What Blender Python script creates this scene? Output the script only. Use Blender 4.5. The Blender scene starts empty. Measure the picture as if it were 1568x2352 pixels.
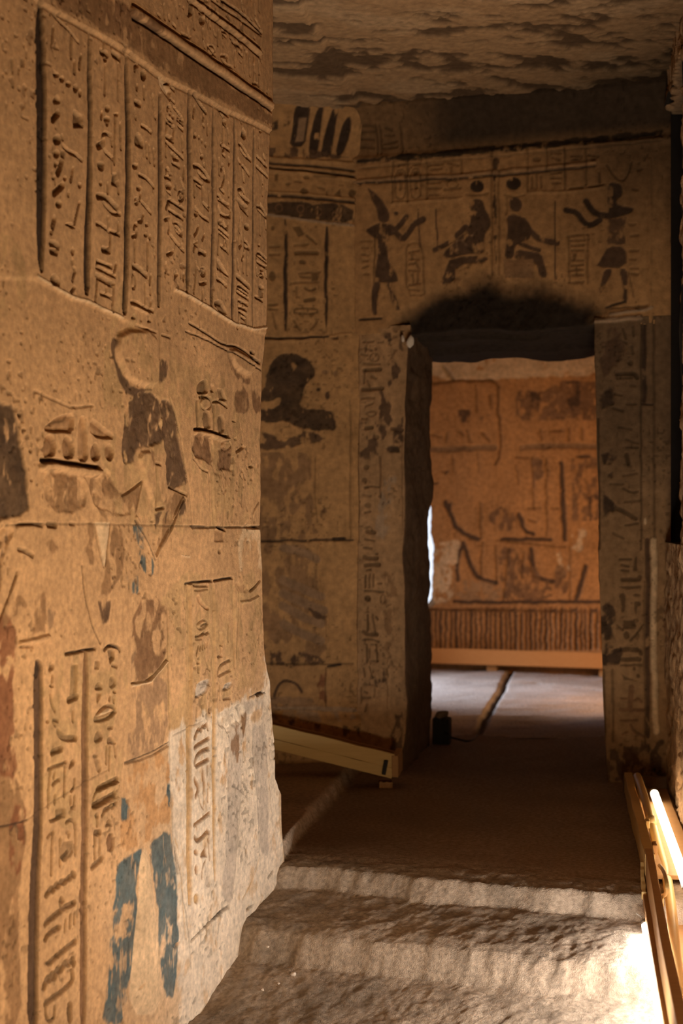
import bpy, bmesh, math, random
import numpy as np
from mathutils import Vector, Matrix

# ------------------------------------------------------------------ camera, world, light, exposure
S = bpy.context.scene
COL = S.collection
F = 3267.0                       # focal length in pixels of the 1568 x 2352 frame (50 mm on 24 mm width)
CX, CY = 784.0, 1205.0           # principal column, horizon row
CAMZ = 1.55
cam_d = bpy.data.cameras.new('camera')
cam = bpy.data.objects.new('camera', cam_d)
COL.objects.link(cam)
cam.location = (0, 0, CAMZ)
cam.rotation_euler = (math.pi/2, 0, 0)
cam_d.sensor_fit = 'HORIZONTAL'
cam_d.sensor_width = 24.0
cam_d.lens = F/1568*24.0
cam_d.shift_y = 29.0/1568
cam_d.clip_start = 0.05
cam_d.dof.use_dof = True
cam_d.dof.focus_distance = 4.75
cam_d.dof.aperture_fstop = 2.6
S.camera = cam

S.view_settings.view_transform = 'Standard'
S.view_settings.look = 'None'
S.view_settings.gamma = 1.0
S.view_settings.use_curve_mapping = False
S.view_settings.exposure = 0.0
S.cycles.max_bounces = 5
S.cycles.diffuse_bounces = 4
S.cycles.glossy_bounces = 2
S.cycles.use_denoising = True
S.cycles.caustics_reflective = False
S.cycles.caustics_refractive = False

world = bpy.data.worlds.new('sky')
S.world = world
world.use_nodes = True
wn = world.node_tree.nodes
wn['Background'].inputs[0].default_value = (0.80, 0.87, 1.0, 1)
wn['Background'].inputs[1].default_value = 1.3

TUBE_LOW = 80.0                  # emission of the bare tube peeping out under the planks
TUBE_HIGH = 7.0                  # emission of the tube inside the trough
SKYDOOR = 26.0                   # watts, daylight entering the inner room's side door

def area(name, loc, target, sx, sy, power, col, along=None, spread=180):
    l = bpy.data.lights.new(name, 'AREA')
    l.shape = 'RECTANGLE'; l.size = sx; l.size_y = sy; l.energy = power; l.color = col; l.spread = math.radians(spread)
    o = bpy.data.objects.new(name, l); COL.objects.link(o)
    o.location = loc
    o.rotation_euler = (Vector(target)-Vector(loc)).to_track_quat('-Z', 'Y').to_euler()
    if along:                                  # long side laid along a given direction
        z = (Vector(loc)-Vector(target)).normalized(); x = Vector(along); x = (x-z*x.dot(z)).normalized(); y = z.cross(x)
        o.rotation_euler = Matrix((x, y, z)).transposed().to_euler()
    return o
area('daylight', (-1.1, 10.75, 1.30), (.62, 10.35, 0.36), 1.3, .4, SKYDOOR, (0.58, 0.72, 1.0), spread=62)
# lamps: the long one hidden in the near end of the trough, a small unseen one added low to light the wall foot, one in the inner room
area('trough_lamp', (.77, 2.52, .285), (.77-.52, 2.52+.55, .285+.66), 1.2, .06, 50.0, (1.0, .76, .47), along=(.155, 1.0, .085))
area('added_low_lamp', (.74, 3.62, .13), (.74-.30, 3.62+.95, .13+.90), .30, .12, 11.0, (1.0, .94, .86))
area('floodlight_inner', (2.45, 8.9, 1.10), (1.30, 11.5, 1.2), .5, .3, 24.0, (1.0, .56, .24))

# ------------------------------------------------------------------ small numeric helpers
RNG = np.random.RandomState(7)
TAB = RNG.rand(256, 256)
def vnoise(X, Y, sc, seed=0):
    x = X/sc + seed*17.37; y = Y/sc + seed*9.11
    ix = np.floor(x).astype(int); iy = np.floor(y).astype(int)
    fx = x-ix; fy = y-iy
    fx = fx*fx*(3-2*fx); fy = fy*fy*(3-2*fy)
    a = TAB[ix & 255, iy & 255]; b = TAB[(ix+1) & 255, iy & 255]
    c = TAB[ix & 255, (iy+1) & 255]; d = TAB[(ix+1) & 255, (iy+1) & 255]
    return (a*(1-fx)+b*fx)*(1-fy)+(c*(1-fx)+d*fx)*fy
def fbm(X, Y, sc, oct=4, seed=0, gain=0.5):
    r = 0; amp = 1; tot = 0
    for k in range(oct):
        r = r + amp*vnoise(X, Y, sc/2**k, seed+k*3.7); tot += amp; amp *= gain
    return r/tot
def sstep(a, b, x):
    t = np.clip((x-a)/(b-a), 0, 1)
    return t*t*(3-2*t)
def lin(r, g, b):
    f = lambda c: (c/255/12.92) if c <= 10 else ((c/255+0.055)/1.055)**2.4
    return np.array([f(r), f(g), f(b)])
def smooth_poly(pts, closed, it=1):
    pts = np.asarray(pts, float)
    for _ in range(it):
        q = np.roll(pts, -1, 0)
        if not closed:
            p0, q0 = pts[:-1], pts[1:]
        else:
            p0, q0 = pts, q
        n = np.empty((2*len(p0), 2)); n[0::2] = .75*p0+.25*q0; n[1::2] = .25*p0+.75*q0
        if not closed:
            n = np.vstack([pts[:1], n, pts[-1:]])
        pts = n
    return pts

STONE = np.array([0.58, 0.355, 0.185])
PAL = {
    'g': ('mul', 0.58), 'G': ('mul', 0.42), 'n': None,  # g, G: residual paint in the cuttings plus their shade, put into the colour
    'b': np.array([0.23, 0.125, 0.065]), 'd': np.array([0.115, 0.068, 0.042]), 'D': np.array([0.06, 0.038, 0.026]),  # D also draws ledge shadows as dark strokes
    'm': np.array([0.30, 0.17, 0.085]), 'B': np.array([0.40, 0.235, 0.12]),  # m also paints the shade inside the carved basket arches
    'o': np.array([0.50, 0.275, 0.125]), 'r': np.array([0.24, 0.10, 0.05]),
    'u': np.array([0.070, 0.115, 0.130]), 'w': np.array([0.73, 0.61, 0.48]), 'p': np.array([0.70, 0.50, 0.31]),
    'x': np.array([0.52, 0.43, 0.345]), 'y': np.array([0.50, 0.32, 0.16]), 'k': np.array([0.022, 0.017, 0.013]),
    't': np.array([0.34, 0.21, 0.12]), 'v': np.array([0.42, 0.29, 0.19]),
}

class Patch:
    """a relief-carved surface: grid of (A, Z) metres on a vertical plane, height H along the normal, pigment C"""
    def __init__(self, origin, adir, nrm, na, nz, aL, aR, zb, zt, stone=STONE, warp=0.002, seed=0):
        self.O = np.array(origin, float); self.ad = np.array(adir, float); self.nr = np.array(nrm, float)
        q = np.linspace(0, 1, nz)[:, None]; t = np.linspace(0, 1, na)[None, :]
        self.zb, self.zt = zb, zt
        if callable(zb):
            a_ = aL+(aR-aL)*t; Z = zb(a_)+(zt-zb(a_))*q; A = a_+0*q
        else:
            Z = zb+(zt-zb)*q+0*t
            l = aL(Z) if callable(aL) else aL
            r = aR(Z) if callable(aR) else aR
            A = l+(r-l)*t+0*Z
        self.A, self.Z = A, Z
        self.AW = A+(fbm(A, Z, .06, 2, seed+1)-.5)*warp*3
        self.ZW = Z+(fbm(A, Z, .06, 2, seed+5)-.5)*warp*3
        self.H = np.zeros_like(A)
        self.carve = np.zeros_like(A); self.up = np.zeros_like(A)
        self.C = np.ones(A.shape+(3,))*stone
        self.R = np.zeros((nz-1, na-1), int)
        self.names = {0: None}
        self.da = abs(A[0, 1]-A[0, 0]); self.seed = seed
    def pix(self, u, v):
        rx = (np.asarray(u, float)-CX)/F; rz = (CY-np.asarray(v, float))/F
        n = self.nr
        D = (self.O[0]*n[0]+self.O[1]*n[1])/(rx*n[0]+n[1])
        x = rx*D-self.O[0]; y = D-self.O[1]
        return x*self.ad[0]+y*self.ad[1], CAMZ+rz*D
    def pts(self, xy, blk):
        xy = np.asarray(xy, float).reshape(-1, 2)
        a, z = self.pix(blk[0]+xy[:, 0]/blk[2], blk[1]+xy[:, 1]/blk[2])
        return np.stack([a, z], 1)
    def window(self, P, m):
        lo = P.min(0)-m; hi = P.max(0)+m
        A, Z = self.A, self.Z
        rows = np.where((Z.max(1) > lo[1]) & (Z.min(1) < hi[1]))[0]
        cols = np.where((A.max(0) > lo[0]) & (A.min(0) < hi[0]))[0]
        if not len(rows) or not len(cols): return None
        return slice(rows[0], rows[-1]+1), slice(cols[0], cols[-1]+1)
    def dist(self, P, w, closed, inside=False):
        X = self.AW[w]; Y = self.ZW[w]
        d = np.full(X.shape, 1e9); ins = np.zeros(X.shape, bool)
        n = len(P)
        for i in range(n if closed else n-1):
            ax, ay = P[i]; bx, by = P[(i+1) % n]
            dx, dy = bx-ax, by-ay; L = dx*dx+dy*dy+1e-12
            t = np.clip(((X-ax)*dx+(Y-ay)*dy)/L, 0, 1)
            d = np.minimum(d, (X-ax-t*dx)**2+(Y-ay-t*dy)**2)
            if inside and ay != by:
                c = ((ay > Y) != (by > Y)) & (X < dx*(Y-ay)/(by-ay)+ax)
                ins ^= c
        d = np.sqrt(d)
        return np.where(ins, -d, d) if inside else d
    def tint(self, w, m, key, flake=0.0, seed=0):
        c = PAL[key]
        if c is None: return
        if flake > 0:
            n = fbm(self.A[w]*1.0, self.Z[w]*.6, .035, 4, 40+seed)
            m = m*sstep(flake-.14, flake+.14, 1-(n-.25)*2)
        if key == 'u':                            # scratched blue paint
            n2 = fbm(self.A[w], self.Z[w]*.22, .013, 3, 88)*.6+fbm(self.A[w], self.Z[w], .05, 3, 89)*.4
            m = m*(.30+.70*sstep(.70, .56, n2))
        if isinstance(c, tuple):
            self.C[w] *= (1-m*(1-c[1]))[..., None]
        else:
            n = .8+.4*fbm(self.A[w], self.Z[w], .06, 3, 60+seed)
            self.C[w] = self.C[w]*(1-m[..., None])+(c[None, None]*n[..., None])*m[..., None]
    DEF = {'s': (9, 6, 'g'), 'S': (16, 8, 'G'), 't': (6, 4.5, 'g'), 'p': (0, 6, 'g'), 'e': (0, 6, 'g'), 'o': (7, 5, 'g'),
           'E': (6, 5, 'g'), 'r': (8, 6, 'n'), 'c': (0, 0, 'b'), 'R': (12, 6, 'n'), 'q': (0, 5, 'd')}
    def draw(self, text, scale=1.0, soft=0.003, dscale=1.0, edge=1.0, flake0=0.0):
        blk = (0, 0, 1)
        for ln in text.replace(';', '\n').split('\n'):
            tk = ln.split()
            if not tk or tk[0] == '#': continue
            if tk[0] == '@':
                blk = tuple(float(x) for x in tk[1:4]); continue
            op = tk[0][0]
            wd, dp, key = self.DEF[op]; flake = 0
            if ':' in tk[0]:
                m = tk[0].split(':')[1].split(',')
                if m[0]: wd = float(m[0])
                if len(m) > 1 and m[1]: dp = float(m[1])
                if len(m) > 2 and m[2]: key = m[2]
                if len(m) > 3: flake = float(m[3])
            if flake == 0 and key in ('d', 'D'): flake = flake0
            wd = wd/1000*scale; dp = dp/1000*dscale
            v = [float(x) for x in tk[1:]]
            if op in 'eE':
                cx, cy, rx, ry = v[:4]
                th = np.linspace(0, 2*np.pi, 15)[:-1]
                xy = np.stack([cx+rx*np.cos(th), cy+ry*np.sin(th)], 1)
            else:
                xy = np.array(v[:len(v)//2*2]).reshape(-1, 2)
            P = self.pts(xy, blk)
            closed = op in 'peocErq'
            if op in 'stSo' and len(P) > 2: P = smooth_poly(P, closed, 1)
            if op in 'prcq' and len(P) > 4: P = smooth_poly(P, True, 1)
            mg = max(wd, .02)+.02
            w = self.window(P, mg)
            if w is None: continue
            if op in 'stSoER':
                d = self.dist(P, w, closed)
                if op == 'R':
                    m = np.sqrt(np.clip(1-(d/(wd/2))**2, 0, 1)); self.up[w] = np.maximum(self.up[w], m*dp)
                else:
                    m = 1-sstep(max(wd/2-soft, 0), wd/2+soft*.6, d)
                    self.carve[w] = np.maximum(self.carve[w], m*dp)
            elif op == 'r':
                d = self.dist(P, w, True, True)
                m = 1-sstep(-wd, .0, d); self.up[w] = np.maximum(self.up[w], m*dp)
                m = 1-sstep(-soft, soft*.5, d)
            else:
                d = self.dist(P, w, True, True)
                if op in 'cq':
                    d = d+(fbm(self.A[w], self.Z[w], .05, 4, 44)-.5)*.030*edge
                    m = 1-sstep(-.006*edge, .003, d)
                    m = m*(.80+.20*fbm(self.A[w], self.Z[w], .05, 3, 46))
                else:
                    m = 1-sstep(-soft*1.2, soft*.4, d)
                if op != 'c':
                    # floor of the cutting rises a little towards the middle
                    self.carve[w] = np.maximum(self.carve[w], m*dp*(1-.25*sstep(.004, .02, -d)))
                if op == 'q':   # hacked, rough patch
                    rr = (fbm(self.A[w], self.Z[w], .03, 3, 21)-.45)*.013
                    self.carve[w] = np.maximum(self.carve[w], 0)+m*rr
            self.tint(w, m, key, flake, int(abs(xy[0, 0])) % 50)
    def region(self, name, poly, blk=(0, 0, 1)):
        P = self.pts(poly, blk)
        k = len(self.names); self.names[k] = name
        w = self.window(P, .01)
        if w is None: return
        d = self.dist(P, w, True, True)
        r = np.zeros(self.A.shape, bool); r[w] = d < 0
        q = r[:-1, :-1] & r[1:, :-1] & r[:-1, 1:] & r[1:, 1:]
        self.R[q] = k
    def height(self, poly, h, soft=.006, blk=(0, 0, 1)):
        """lift or sink everything inside the outline"""
        P = self.pts(poly, blk); w = self.window(P, .03)
        if w is None: return
        d = self.dist(P, w, True, True)
        self.H[w] += h*(1-sstep(-soft, soft, d))
    def finish(self, name, mat, parent=None, rough=.0025, wrapR=None, wrapL=None, wrapB=None, flip=False, wear=.5, wrapC=None, reveal=1.0):
        A, Z = self.A, self.Z
        wr = sstep(.55, .75, fbm(A, Z, .12, 4, self.seed+31))*wear
        H = self.H+self.up-self.carve*(1-.75*wr)
        H = H+(fbm(A, Z, .30, 4, self.seed+2)-.5)*rough*4+(fbm(A, Z, .03, 3, self.seed+3)-.5)*rough*.9
        pit = sstep(.825, .90, vnoise(A, Z, .013, self.seed+8)*.62+.38*fbm(A, Z, .25, 2, self.seed+9)+.10)*.8
        H -= pit*.004
        C = self.C*(.80+.40*fbm(A, Z, .22, 4, self.seed+12))[..., None]*(.90+.2*fbm(A*1, Z*.35, .02, 2, self.seed+14))[..., None]
        C = C*(1-.45*pit)[..., None]
        n3 = np.array([self.nr[0], self.nr[1], 0]); a3 = np.array([self.ad[0], self.ad[1], 0]); o3 = np.array([self.O[0], self.O[1], 0])
        P = o3+A[..., None]*a3+Z[..., None]*np.array([0, 0, 1.])+H[..., None]*n3
        R = self.R
        def wrapcol(P, C, R, steps, side):
            e = P[:, -1:] if side == 'R' else P[:, :1]
            ce = C[:, -1:] if side == 'R' else C[:, :1]
            kw = min(41, (len(e)//2)*2-1); kern = np.hanning(kw+2)[1:-1]; kern /= kern.sum()
            pad = lambda q: np.pad(q, ((kw//2, kw//2), (0, 0)), mode='edge')
            sm = lambda q: np.stack([np.convolve(pad(q[:, 0])[:, c], kern, 'valid') for c in range(3)], -1)[:, None]
            es, cs = sm(e), sm(ce)
            z1 = Z[:, :1]
            dk = np.array([0]+[k[0] for k in steps]); ak = np.array([0]+[k[1] for k in steps])
            dn_all = np.concatenate([[.006, .014, .03], np.linspace(.06, dk[-1], 22)]) if dk[-1] > .1 else dk[1:]
            cols, cc = [], []
            sgn = 1 if side == 'R' else -1
            for dn in dn_all:
                da = np.interp(dn, dk, ak)
                wv = sstep(0, .05, dn)
                b = e*(1-wv)+es*wv
                g = min(1, dn/.10)*reveal
                ja = (fbm(z1, z1*0+dn, .22, 4, self.seed+70)-.5)*.05*g+(fbm(z1, z1*0+dn, .05, 3, self.seed+71)-.5)*.014*g
                cols.append(b-n3*dn+a3*(da*sgn+ja)[..., None])
                c_ = ce*(1-wv)+cs*wv
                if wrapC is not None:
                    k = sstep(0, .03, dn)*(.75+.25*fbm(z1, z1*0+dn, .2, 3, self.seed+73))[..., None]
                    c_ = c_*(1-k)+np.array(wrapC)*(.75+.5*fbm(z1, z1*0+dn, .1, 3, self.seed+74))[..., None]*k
                cc.append(c_)
            if side == 'R':
                P = np.concatenate([P]+cols, 1); C = np.concatenate([C]+cc, 1)
                R = np.concatenate([R, np.repeat(np.zeros_like(R[:, -1:]), len(cols), 1)], 1)
            else:
                P = np.concatenate(cols[::-1]+[P], 1); C = np.concatenate(cc[::-1]+[C], 1)
                R = np.concatenate([np.repeat(np.zeros_like(R[:, :1]), len(cols), 1), R], 1)
            return P, C, R
        if wrapR: P, C, R = wrapcol(P, C, R, wrapR, 'R')
        if wrapL: P, C, R = wrapcol(P, C, R, wrapL, 'L')
        if wrapB:
            rows = []
            e = P[:1]; X = np.arange(P.shape[1])[None]*self.da
            for k, (dn, dz) in enumerate(wrapB):
                j = (fbm(X, X*0+dn*2, .25, 3, 80+k)-.5)*.03*min(1, dn*8)
                rows.append(e-n3*dn+np.array([0, 0, 1.])*(dz+j)[..., None])
            P = np.concatenate(rows[::-1]+[P], 0); C = np.concatenate([C[:1]*0+(np.array(wrapC) if wrapC is not None else C[:1])]*len(rows)+[C], 0)
            R = np.concatenate([np.zeros((len(rows), R.shape[1]), int), R], 0)
        return grid_obj(name, P, C, R, self.names, mat, parent, flip)

def grid_obj(name, P, C, R, names, mat, parent=None, flip=False):
    n, m = P.shape[:2]
    if not flip:
        du = np.gradient(P, axis=1); dv = np.gradient(P, axis=0)
    else:
        du = np.gradient(P, axis=0); dv = np.gradient(P, axis=1)
    N = np.cross(du, dv); N /= np.linalg.norm(N, axis=-1, keepdims=True)+1e-12
    idx = np.arange(n*m).reshape(n, m)
    q = np.stack([idx[:-1, :-1], idx[:-1, 1:], idx[1:, 1:], idx[1:, :-1]], -1)
    if flip: q = q[..., ::-1]
    Pf = P.reshape(-1, 3); Nf = N.reshape(-1, 3); Cf = C.reshape(-1, 3)
    made = {}
    for k in np.unique(R):
        f = q[R == k].reshape(-1, 4)
        used = np.unique(f)
        remap = np.zeros(n*m, np.int32); remap[used] = np.arange(len(used))
        f = remap[f]
        me = bpy.data.meshes.new(names.get(k) or name)
        me.vertices.add(len(used)); me.vertices.foreach_set('co', Pf[used].astype(np.float32).ravel())
        me.loops.add(f.size); me.loops.foreach_set('vertex_index', f.astype(np.int32).ravel())
        me.polygons.add(len(f)); me.polygons.foreach_set('loop_start', np.arange(0, f.size, 4, dtype=np.int32))
        me.polygons.foreach_set('loop_total', np.full(len(f), 4, np.int32))
        me.update(calc_edges=True)
        me.polygons.foreach_set('use_smooth', np.ones(len(f), bool))
        at = me.color_attributes.new('paint', 'FLOAT_COLOR', 'POINT')
        c4 = np.ones((len(used), 4), np.float32); c4[:, :3] = np.clip(Cf[used], 0, 1)
        at.data.foreach_set('color', c4.ravel())
        if len(np.unique(R)) > 1:
            me.normals_split_custom_set_from_vertices(Nf[used].tolist())
        me.materials.append(mat)
        o = bpy.data.objects.new(names.get(k) or name, me); COL.objects.link(o)
        made.setdefault(k, o)
    root = made.get(0)
    for k, o in made.items():
        if k != 0 and root: o.parent = root
    if root is None: root = list(made.values())[0]
    if parent: root.parent = parent
    return root

def structure(o):
    o['kind'] = 'structure'; return o

# ------------------------------------------------------------------ materials
def new_mat(name):
    m = bpy.data.materials.new(name); m.use_nodes = True
    nt = m.node_tree; b = nt.nodes['Principled BSDF']
    return m, nt, b
def stone_mat(name, bump=.35, sc=60.0, rough=.92, spec=.12, grain=.25, dist=.004):
    m, nt, b = new_mat(name)
    L = nt.links
    at = nt.nodes.new('ShaderNodeAttribute'); at.attribute_name = 'paint'
    tc = nt.nodes.new('ShaderNodeTexCoord')
    n1 = nt.nodes.new('ShaderNodeTexNoise'); n1.inputs['Scale'].default_value = sc; n1.inputs['Detail'].default_value = 5
    n2 = nt.nodes.new('ShaderNodeTexNoise'); n2.inputs['Scale'].default_value = sc*4.5; n2.inputs['Detail'].default_value = 3
    L.new(tc.outputs['Object'], n1.inputs['Vector']); L.new(tc.outputs['Object'], n2.inputs['Vector'])
    mr = nt.nodes.new('ShaderNodeMapRange'); mr.inputs[1].default_value = .25; mr.inputs[2].default_value = .75
    mr.inputs[3].default_value = 1-grain; mr.inputs[4].default_value = 1+grain
    L.new(n1.outputs[0], mr.inputs[0])
    mx = nt.nodes.new('ShaderNodeVectorMath'); mx.operation = 'SCALE'
    L.new(at.outputs['Color'], mx.inputs[0]); L.new(mr.outputs[0], mx.inputs['Scale'])
    L.new(mx.outputs[0], b.inputs['Base Color'])
    ad = nt.nodes.new('ShaderNodeMath'); ad.operation = 'ADD'
    L.new(n1.outputs[0], ad.inputs[0]); L.new(n2.outputs[0], ad.inputs[1])
    bp = nt.nodes.new('ShaderNodeBump'); bp.inputs['Strength'].default_value = bump; bp.inputs['Distance'].default_value = dist
    L.new(ad.outputs[0], bp.inputs['Height']); L.new(bp.outputs[0], b.inputs['Normal'])
    b.inputs['Roughness'].default_value = rough
    b.inputs['Specular IOR Level'].default_value = spec
    return m
def wood_mat(name, c1, c2, sc=(1, 14, 14), rough=.6):
    m, nt, b = new_mat(name); L = nt.links
    tc = nt.nodes.new('ShaderNodeTexCoord'); mp = nt.nodes.new('ShaderNodeMapping')
    mp.inputs['Scale'].default_value = sc
    n1 = nt.nodes.new('ShaderNodeTexNoise'); n1.inputs['Scale'].default_value = 6; n1.inputs['Detail'].default_value = 6
    cr = nt.nodes.new('ShaderNodeMix'); cr.data_type = 'RGBA'
    cr.inputs[6].default_value = (*c1, 1); cr.inputs[7].default_value = (*c2, 1)
    L.new(tc.outputs['Object'], mp.inputs[0]); L.new(mp.outputs[0], n1.inputs['Vector'])
    L.new(n1.outputs[0], cr.inputs[0]); L.new(cr.outputs[2], b.inputs['Base Color'])
    bp = nt.nodes.new('ShaderNodeBump'); bp.inputs['Strength'].default_value = .15; bp.inputs['Distance'].default_value = .002
    L.new(n1.outputs[0], bp.inputs['Height']); L.new(bp.outputs[0], b.inputs['Normal'])
    b.inputs['Roughness'].default_value = rough; b.inputs['Specular IOR Level'].default_value = .3
    return m
def plain_mat(name, c, rough=.7, noise=.2, sc=30):
    m, nt, b = new_mat(name); L = nt.links
    n1 = nt.nodes.new('ShaderNodeTexNoise'); n1.inputs['Scale'].default_value = sc; n1.inputs['Detail'].default_value = 4
    tc = nt.nodes.new('ShaderNodeTexCoord'); L.new(tc.outputs['Object'], n1.inputs['Vector'])
    cr = nt.nodes.new('ShaderNodeMix'); cr.data_type = 'RGBA'
    cr.inputs[6].default_value = (*[x*(1-noise) for x in c], 1); cr.inputs[7].default_value = (*[min(1, x*(1+noise)) for x in c], 1)
    L.new(n1.outputs[0], cr.inputs[0]); L.new(cr.outputs[2], b.inputs['Base Color'])
    b.inputs['Roughness'].default_value = rough
    return m
def glow_mat(name, col, strength):
    m, nt, b = new_mat(name)
    b.inputs['Base Color'].default_value = (.8, .8, .8, 1)
    b.inputs['Emission Color'].default_value = (*col, 1)
    b.inputs['Emission Strength'].default_value = strength
    return m
M_STONE = stone_mat('sandstone')
M_BACK = stone_mat('sooty sandstone', bump=.5, sc=35)
M_ROUGH = stone_mat('hacked sandstone', bump=.8, sc=45)
M_FLOOR = stone_mat('dusty floor stone', bump=.75, sc=70, grain=.35, dist=.006)
M_PLAIN = plain_mat('plain rock', (.22, .135, .08), .95)
M_DARK = plain_mat('dark rock', (.022, .016, .012), .95)
M_WOOD = wood_mat('pale yellow timber', (.55, .36, .13), (.70, .48, .20))
M_WOOD2 = wood_mat('brown stained timber', (.36, .19, .075), (.50, .28, .11))
M_WOOD3 = wood_mat('orange varnished timber', (.50, .20, .05), (.62, .28, .08))
M_CONDUIT = plain_mat('yellowed plastic conduit', (.62, .42, .17), .45, .12, 12)
M_TUBELOW = glow_mat('lit tube glass low', (1.0, .96, .92), TUBE_LOW)
M_TUBEHIGH = glow_mat('lit tube glass', (1.0, .82, .58), TUBE_HIGH)
M_CAP = plain_mat('tube cap metal', (.45, .42, .38), .4, .1)
M_BLACK = plain_mat('black rubber', (.02, .018, .016), .6, .1)
M_PEBBLE = plain_mat('pale pebble', (.7, .6, .5), .9, .15, 80)

# ------------------------------------------------------------------ mesh builders for free-standing things
def link(name, bm, mat, parent=None, smooth=False):
    me = bpy.data.meshes.new(name); bm.to_mesh(me); bm.free()
    if smooth:
        for p in me.polygons: p.use_smooth = True
    me.materials.append(mat)
    o = bpy.data.objects.new(name, me); COL.objects.link(o)
    if parent: o.parent = parent
    return o
def thing(name, label, cat, loc=(0, 0, 0), group=None):
    o = bpy.data.objects.new(name, None); COL.objects.link(o); o.location = loc
    o['label'] = label; o['category'] = cat
    if group: o['group'] = group
    return o
def tag(o, label, cat, group=None):
    o['label'] = label; o['category'] = cat
    if group: o['group'] = group
    return o
def beam_bm(p0, p1, thick, height, side=(1, 0, 0), bev=.003, jit=0, seg=8):
    """a sawn board from p0 to p1 (bottom centre line), height up, thick sideways"""
    p0 = Vector(p0); p1 = Vector(p1); d = (p1-p0)
    L = d.length; d.normalize()
    sd = Vector((d.y, -d.x, 0)).normalized(); up = sd.cross(d).normalized()
    if up.z < 0: up = -up
    bm = bmesh.new(); rings = []
    rnd = random.Random(int(L*1000))
    for i in range(seg+1):
        c = p0+d*(L*i/seg)
        o = [rnd.uniform(-jit, jit) for _ in range(4)]
        rings.append([bm.verts.new(c-sd*(thick/2+o[0])), bm.verts.new(c+sd*(thick/2+o[1])),
                      bm.verts.new(c+sd*(thick/2+o[1])+up*(height+o[2])), bm.verts.new(c-sd*(thick/2+o[0])+up*(height+o[2]))])
    for a, b in zip(rings, rings[1:]):
        for k in range(4):
            bm.faces.new((a[k], a[(k+1) % 4], b[(k+1) % 4], b[k]))
    bm.faces.new(rings[0][::-1]); bm.faces.new(rings[-1])
    bmesh.ops.recalc_face_normals(bm, faces=bm.faces)
    ed = [e for e in bm.edges if len(e.link_faces) == 2 and e.calc_face_angle(0) > .7]
    bmesh.ops.bevel(bm, geom=ed, offset=bev, segments=2, affect='EDGES', profile=.6)
    return bm
def tube_bm(pts, r, sides=12, sm=2):
    P = [Vector(p) for p in pts]
    for _ in range(sm):
        if len(P) < 3: break
        q = [P[0]]
        for a, b in zip(P, P[1:]): q += [a*.75+b*.25, a*.25+b*.75]
        P = q+[P[-1]]
    bm = bmesh.new(); rings = []
    up = Vector((0, 0, 1))
    for i, p in enumerate(P):
        d = (P[min(i+1, len(P)-1)]-P[max(i-1, 0)]).normalized()
        s = d.cross(up)
        if s.length < .05: s = d.cross(Vector((1, 0, 0)))
        s.normalize(); t = s.cross(d).normalized()
        rings.append([bm.verts.new(p+(s*math.cos(a)+t*math.sin(a))*r) for a in [2*math.pi*k/sides for k in range(sides)]])
    for a, b in zip(rings, rings[1:]):
        for k in range(sides): bm.faces.new((a[k], a[(k+1) % sides], b[(k+1) % sides], b[k]))
    bm.faces.new(rings[0][::-1]); bm.faces.new(rings[-1])
    bmesh.ops.recalc_face_normals(bm, faces=bm.faces)
    return bm
def box_bm(x0, x1, y0, y1, z0, z1):
    bm = bmesh.new()
    bmesh.ops.create_cube(bm, size=1)
    for v in bm.verts:
        v.co = ((x0+x1)/2+v.co.x*(x1-x0), (y0+y1)/2+v.co.y*(y1-y0), (z0+z1)/2+v.co.z*(z1-z0))
    return bm
def rock_bm(c, s, seed=0, sub=2, rough=.25):
    bm = bmesh.new(); bmesh.ops.create_icosphere(bm, subdivisions=sub, radius=1)
    rnd = random.Random(seed)
    ax = [Vector((rnd.uniform(-1, 1), rnd.uniform(-1, 1), rnd.uniform(-1, 1))).normalized() for _ in range(7)]
    of = [rnd.uniform(.55, .95) for _ in ax]
    for v in bm.verts:
        p = v.co.copy()
        for a, f in zip(ax, of):
            k = p.dot(a)
            if k > f: p -= a*(k-f)
        p *= 1+rnd.uniform(-rough, rough)*.2
        v.co = Vector((c[0]+p.x*s[0], c[1]+p.y*s[1], c[2]+p.z*s[2]))
    return bm
# ------------------------------------------------------------------ left wall (pier) : traced carving, pixel -> wall metres
PH = math.radians(20.9)
LN = np.array([math.cos(PH), -math.sin(PH)]); LA = np.array([math.sin(PH), math.cos(PH)])
LO = -2.0*LN
FLOORZ = .36

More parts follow.
